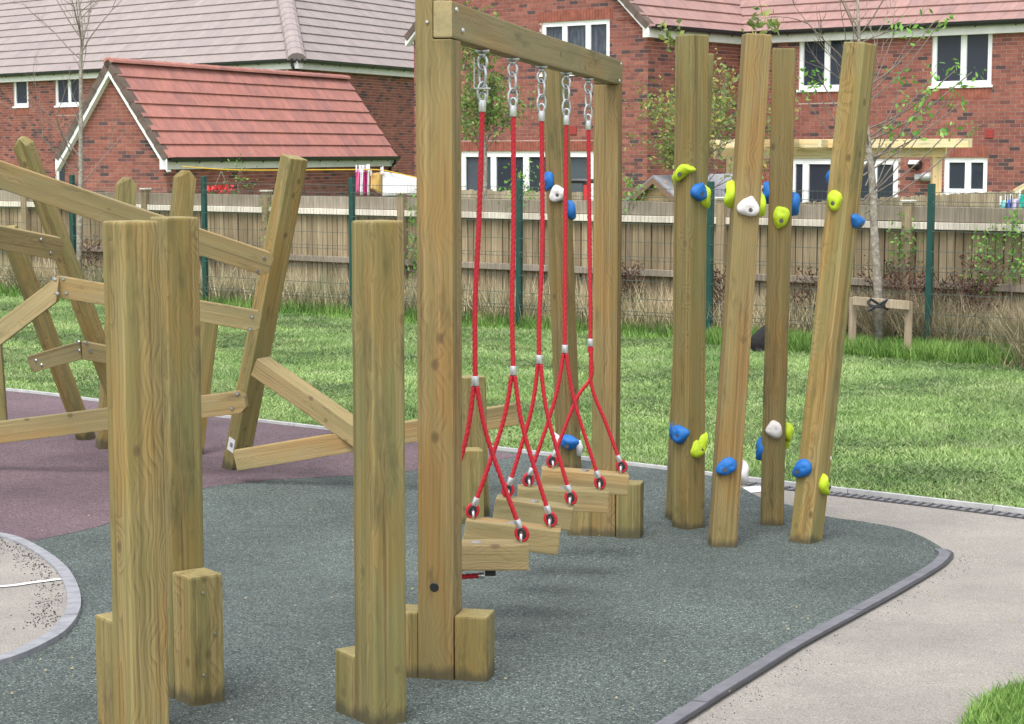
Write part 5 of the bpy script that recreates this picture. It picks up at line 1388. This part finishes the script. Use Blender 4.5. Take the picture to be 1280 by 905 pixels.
leaves('flowers', [bc+Vector((x*.09, -.03, .10)) for x in range(-2, 3)], 90, .06, simple('red_petal', (.7, .02, .03), .6), HB, (.03, .03, .03), .9)
# laundry right, trampoline-like frame bits
cloth('towel', 1250, 1258, 252, 250, 262, 263, 24.5, (.2, .55, .55), 'small turquoise and white cloth on the fence at the far right', group='clothes drying over the fence at the far right')
cloth('shirt', 1258, 1264, 250, 249, 263, 263, 24.5, (.05, .1, .42), 'dark blue cloth over the fence at the far right', group='clothes drying over the fence at the far right')
cloth('towel', 1264, 1274, 250, 248, 264, 264, 24.5, (.5, .45, .62), 'lilac cloth over the fence at the far right', group='clothes drying over the fence at the far right')
cloth('towel', 1274, 1290, 244, 242, 262, 262, 24.4, (.02, .34, .28), 'green cloth over the fence at the far right edge', group='clothes drying over the fence at the far right')
tb = at(732, 226, 27); TB = thing('garden_rack', (tb.x, tb.y, GZ), 'black tubular garden frame with red side behind the fence', 'garden frame')
m = MB(); m.tube([at(708, 226.5, 27), at(733, 226.5, 27), at(745, 226.5, 27.4)], .035, 6); m.tube([at(732, 226, 27), Vector((tb.x, tb.y, GZ))], .04, 6); m.tube([at(709, 226, 27), Vector((at(709, 226, 27).x, 27, GZ))], .03, 6); m.build('tube_frame', BLACKP, TB)
m = MB(); q = at(733, 242, 26.95); m.box((-.04, -.03, -.1), (.06, .03, .12), Matrix.Translation(q)); m.build('side_panel', simple('red_plastic', (.6, .03, .03), .5), TB)
# ------------------------------------------------------------------ trees
def branch_tree(name, base, pts, label, twigs, radii, leafmat=None, nleaf=0, lsize=.06, seed=1, cat_='tree', bark=BARK, lcl=None, leafspread=.06, twl=(.5, .9), asc=.7):
    """pts: trunk polyline (world); twigs: count of boughs; each bough forks"""
    rn = random.Random(seed); t = thing(name, base, label, cat_)
    m = MB(); m.tube(pts, radii, 9); m.build('trunk', bark, t, True)
    tips = []; mb = MB()
    def grow(p, d, L, r, lvl):
        k = 5; q = [p]; dd = d.copy()
        for i in range(k):
            dd = (dd+Vector((rn.gauss(0, .10), rn.gauss(0, .10), rn.gauss(.03, .08)))).normalized(); q.append(q[-1]+dd*L/k)
            if lvl < 3 and rn.random() < (.75 if lvl < 2 else .45) and i > 0:
                s_ = Vector((rn.gauss(0, 1), rn.gauss(0, 1), rn.gauss(.2, .5))).normalized(); grow(q[-1], (dd+s_*.7).normalized(), L*rn.uniform(.35, .6), r*.55, lvl+1)
        mb.tube(q, [r*(1-.75*i/k) for i in range(k+1)], 4 if lvl else 5, cap=False); tips.extend([q[-1], q[-2], q[-3]] if lvl else [q[-1]])
    n = len(pts)
    for i in range(twigs):
        u = rn.uniform(lcl[0] if lcl else .35, lcl[1] if lcl else .98); f_ = u*(n-1); j = min(int(f_), n-2); p = Vector(pts[j]).lerp(Vector(pts[j+1]), f_-j)
        a = rn.uniform(0, 6.283); d = Vector((math.cos(a), math.sin(a)*.8, rn.uniform(asc*.6, asc*1.6))).normalized()
        rr = radii[j] if isinstance(radii, list) else radii
        grow(p, d, rn.uniform(*twl), min(rr*.4, .011), 0)
    if mb.v: o = mb.build('branches', TWIG, t); o['kind'] = 'stuff'
    if leafmat and tips: leaves('foliage', [tips[rn.randrange(len(tips))] for _ in range(max(10, nleaf//5))], nleaf, lsize, leafmat, t, (leafspread,)*3)
    return t
# bare sapling on the left
Ys = 26.0; b0 = at(98, 358, Ys); b0.z = GZ
pts = [b0]+[at(x, y, Ys) for x, y in ((99, 300), (101, 220), (101, 140), (101, 80), (103, 40), (98, 0), (97, -60))]
branch_tree('bare_sapling', b0, pts, 'bare leafless sapling with thin trunk standing before the garage at the left', 17, [.040, .037, .033, .028, .023, .017, .012, .007], seed=5, lcl=(.25, .92), twl=(.8, 1.5), asc=1.1)
# staked sapling on the right
Y2 = 18.6; Y2 = 19.0; b0 = at(1100, 412, Y2); b0.z = GZ
pts = [b0]+[at(x, y, Y2) for x, y in ((1097, 350), (1093, 290), (1090, 220), (1082, 150), (1075, 90), (1073, 30), (1070, -60))]
branch_tree('staked_sapling', b0, pts, 'young tree with pale flecked trunk and sparse leaves tied to a low stake frame', 8, [.050, .044, .040, .035, .028, .022, .016, .01], LEAFB, 0, .06, seed=14, lcl=(.45, .9), twl=(.6, 1.2), asc=.85)
ST = bpy.data.objects['staked_sapling']
tufts = [(1170, 90), (1148, 145), (1128, 130), (1150, 168), (1155, 125), (1200, 130), (1190, 120), (1220, 158), (1118, 170), (1165, 115), (1175, 28), (1168, 27), (1120, 35), (1000, 112), (1015, 105), (1022, 92), (1140, 45), (1185, 165), (1105, 155), (1194, 88), (1130, 100), (1215, 90)]
mb = MB()
for i, (a, b) in enumerate(tufts):
    p = at(a, b, Y2+random.uniform(-.15, .15)); j = 4+(b < 100); rt = at(1080+random.uniform(-5, 5), b+60+random.uniform(0, 50), Y2); md = (p+rt)/2+Vector((0, 0, -.08))
    mb.tube(cat([rt, md, p], 4), [.009-.0005*k for k in range(9)], 4, cap=False)
o = mb.build('branches', TWIG, ST); o['kind'] = 'stuff'
leaves('foliage', [at(a, b, Y2) for a, b in tufts], 300, .075, LEAFB, ST, (.06, .06, .05), .45)
leaves('foliage', [at(x, y, Y2) for x, y in ((945, 32), (955, 38), (960, 45), (940, 22), (965, 30), (830, 33), (840, 45), (842, 52))], 110, .09, LEAFY, ST, (.06, .06, .05), .5)
SF = thing('tree_stake_frame', (b0.x, b0.y, GZ), 'low timber stake frame with a black tie round the staked sapling', 'tree stake')
for x, yb, yt in ((1066, 19.0, 372), (1136, 18.55, 377)):
    q = at(x, 400, yb); timber('stake', Vector((q.x, q.y, GZ)), at(x, yt, q.y), Vector((.5, -.8, 0)), .055, .055, FENCEB, SF, bev=.003, seg=1)
qa = at(1067, 376, 18.93); qb = at(1137, 382, 18.48); timber('crossbar', qa, qb, Vector((0, -1, 0)), .085, .03, FENCEB, SF, bev=.003, seg=1)
m = MB(); c = at(1096, 379, 18.72); m.tube(torus_pts(c, Vector((1, 0, 0)), Vector((0, .9, .3)), .085, .1, 14), .014, 6, closed=True); m.tube([c+Vector((-.1, -.07, -.07)), c+Vector((.11, -.07, .05))], .016, 6); m.tube([c+Vector((-.08, -.07, .05)), c+Vector((.1, -.07, -.06))], .014, 6); m.build('tree_tie', BLACKP, SF)
# leafy trees in the gardens behind
Y3 = 25.5; b0 = at(606, 300, Y3); b0.z = GZ
pts = [b0]+[at(x, y, Y3) for x, y in ((606, 260), (607, 200), (603, 150), (606, 100), (610, 70))]
branch_tree('garden_tree', b0, pts, 'slim feathery green tree behind the hanging ropes in front of the patio doors', 26, [.035, .03, .026, .022, .014, .006], LEAF, 3600, .062, seed=8, lcl=(.35, .98), twl=(.35, .6), leafspread=.07, asc=1.2)
Y4 = 27; b0 = at(865, 300, Y4); b0.z = GZ
pts = [b0]+[at(x, y, Y4) for x, y in ((868, 260), (874, 235), (880, 200), (888, 165))]
branch_tree('garden_bush', b0, pts, 'yellowing leafy bush tree behind the leftmost climbing post', 30, [.04, .035, .03, .022, .01], LEAFY, 2900, .07, seed=21, lcl=(.35, .95), twl=(.5, .9), leafspread=.09, asc=.75)
# climbers on the fence, brown dock stems
def climber(px, y0, y1, Yq, label, n=160, mat=LEAFB, sp=.07, ls=.055):
    b = at(px, y1, Yq); t = thing('climbing_plant', (b.x, b.y, GZ), label, 'climbing plant'); P = [Vector((b.x, b.y, GZ))]; k = 7
    for i in range(k+1): P.append(at(px+random.uniform(-5, 5), y1+(y0-y1)*i/k, Yq))
    m = MB(); m.tube(P, .006, 5); m.build('stem', TWIG, t); leaves('foliage', P[1:], n, ls, mat, t, (sp, sp*.5, sp))
def wY(px): return wpt(s_at(px, WE0, WD)).y-.12
climber(519, 255, 345, wY(519), 'green creeper climbing the fence left of the gate post', 260)
climber(652, 215, 250, wY(650)+.1, 'green shoots over the fence beside the green post behind the ropes', 180, sp=.12)
climber(787, 222, 255, wY(787)+.1, 'green shoots over the fence right of the gate frame', 130, sp=.1)
climber(1128, 285, 330, wY(1128), 'green creeper round the wooden fence post right of the staked sapling', 170, sp=.1)
climber(1233, 298, 350, wY(1233), 'bright green creeper on the fence right of the last green post', 230, sp=.09)
climber(1268, 270, 345, wY(1268), 'darker creeper trailing down the fence at the right edge', 200, sp=.06)
climber(300, 214, 230, 33.5, 'small green plant beside the hanging basket at the garage', 80, sp=.14)
climber(340, 262, 300, wY(340), 'sparse ivy on the fence left of the big leaning post', 120, LEAF, .08)
def dock(px, Yq, h, label, seed):
    rn = random.Random(seed); b = at(px, 400, Yq); t = thing('dock_plant', (b.x, b.y, GZ), label, 'weed', 'brown seeding dock plants along the fence'); m = MB(); C_ = []
    for k in range(rn.randint(3, 5)):
        lean = Vector((rn.gauss(0, .22), rn.gauss(0, .12), 1)).normalized(); P = [Vector((b.x, b.y, GZ))+lean*h*i/6 for i in range(7)]; m.tube(P, [.008-.0008*i for i in range(7)], 4)
        for i in range(3, 7):
            C_.append(P[i])
            for s_ in (-1, 1):
                e = P[i-1]+Vector((s_*rn.uniform(.08, .18), rn.gauss(0, .05), rn.uniform(.1, .2))); m.tube([P[i-1], e], .004, 4); C_ += [e, (e+P[i-1])/2]
    m.build('stem', DOCK, t); leaves('seed_heads', C_, 420, .035, DOCK, t, (.016, .016, .03), .6)
for i, (px, h, lb) in enumerate(((112, .75, 'brown dock stems at the foot of the fence left, beside the bare sapling'), (195, .62, 'brown dock stems left of the second green fence post'), (790, .7, 'dark dock stems between the gate frame and the leftmost climbing post'), (905, .72, 'dark red dock stems against the fence behind the leaning posts'), (1008, .7, 'dock stems between the dark post and the right leaning post'), (1113, .8, 'tall brown dock stems just right of the staked sapling'), (1148, .85, 'thick brown dock clump left of the last green post'), (1182, .7, 'dock stems right of the last green post'), (1205, .95, 'tallest forked brown dock plant on the right against the fence'), (1222, .65, 'small dock plant right of the tallest dock'))):
    dock(px, wY(px)-.35, h, lb, i+3)
# dark cat sitting in the grass behind the climbing posts
cb = at(957, 421, 19.25); cb.z = GZ; CT = thing('cat', cb, 'black cat sitting in the grass, half hidden behind the dark climbing post', 'cat')
def skin_body(name, verts, edges, radii, mat, parent, root=0):
    """one continuous skin: spheres strung along the skeleton, fused by a voxel remesh"""
    bm = bmesh.new()
    for i, j in edges:
        A, B = Vector(verts[i]), Vector(verts[j]); n = max(2, int((B-A).length/.012))
        for k in range(n+1):
            u = k/n; bmesh.ops.create_icosphere(bm, subdivisions=2, radius=radii[i]*(1-u)+radii[j]*u, matrix=Matrix.Translation(A.lerp(B, u)))
    o = link(name, bm_mesh(name, bm), parent, mat); m_ = o.modifiers.new('fuse', 'REMESH'); m_.mode = 'VOXEL'; m_.voxel_size = .007; m_.use_smooth_shade = True
    s_ = o.modifiers.new('soft', 'SMOOTH'); s_.factor = .6; s_.iterations = 6; return o
CT.scale = (1.05, 1.05, 1.25); CT.rotation_euler = (0, 0, .65)
fur = simple('black_fur', (.012, .011, .012), .9, var=.3, scale=60)
Vc = [(-.10, 0, .075), (-.03, 0, .10), (.05, 0, .15), (.10, 0, .21), (.135, 0, .27), (.19, 0, .285), (.23, 0, .275),   # rump..spine..neck..head..muzzle
      (.12, -.04, .12), (.135, -.04, .012), (.16, -.04, .01), (.12, .04, .12), (.135, .04, .012), (.16, .04, .01),
      (-.06, -.06, .05), (-.01, -.075, .02), (.05, -.075, .012), (-.06, .06, .05), (-.01, .075, .02), (.05, .075, .012),
      (-.14, .02, .03), (-.16, -.05, .018), (-.10, -.11, .016), (-.03, -.12, .014)]
Ec = [(0, 1), (1, 2), (2, 3), (3, 4), (4, 5), (5, 6), (3, 7), (7, 8), (8, 9), (3, 10), (10, 11), (11, 12), (0, 13), (13, 14), (14, 15), (0, 16), (16, 17), (17, 18), (0, 19), (19, 20), (20, 21), (21, 22)]
Rc = [.085, .095, .08, .06, .04, .045, .02, .03, .018, .016, .03, .018, .016, .045, .025, .016, .045, .025, .016, .02, .014, .013, .01]
skin_body('body', Vc, Ec, Rc, fur, CT, 1)
for s_ in (-1, 1):
    bm = bmesh.new(); bmesh.ops.create_cone(bm, cap_ends=True, segments=6, radius1=.018, radius2=.002, depth=.045); e = link('ear', bm_mesh('ear', bm), CT, fur); e.location = (.18, s_*.024, .335)
    bm = bmesh.new(); bmesh.ops.create_icosphere(bm, subdivisions=1, radius=.006); e = link('eye', bm_mesh('eye', bm), CT, simple('amber_eye', (.5, .35, .03), .2)); e.location = (.225, s_*.018, .295)
print('objects', len(bpy.data.objects), 'polys', sum(len(m.polygons) for m in bpy.data.meshes))
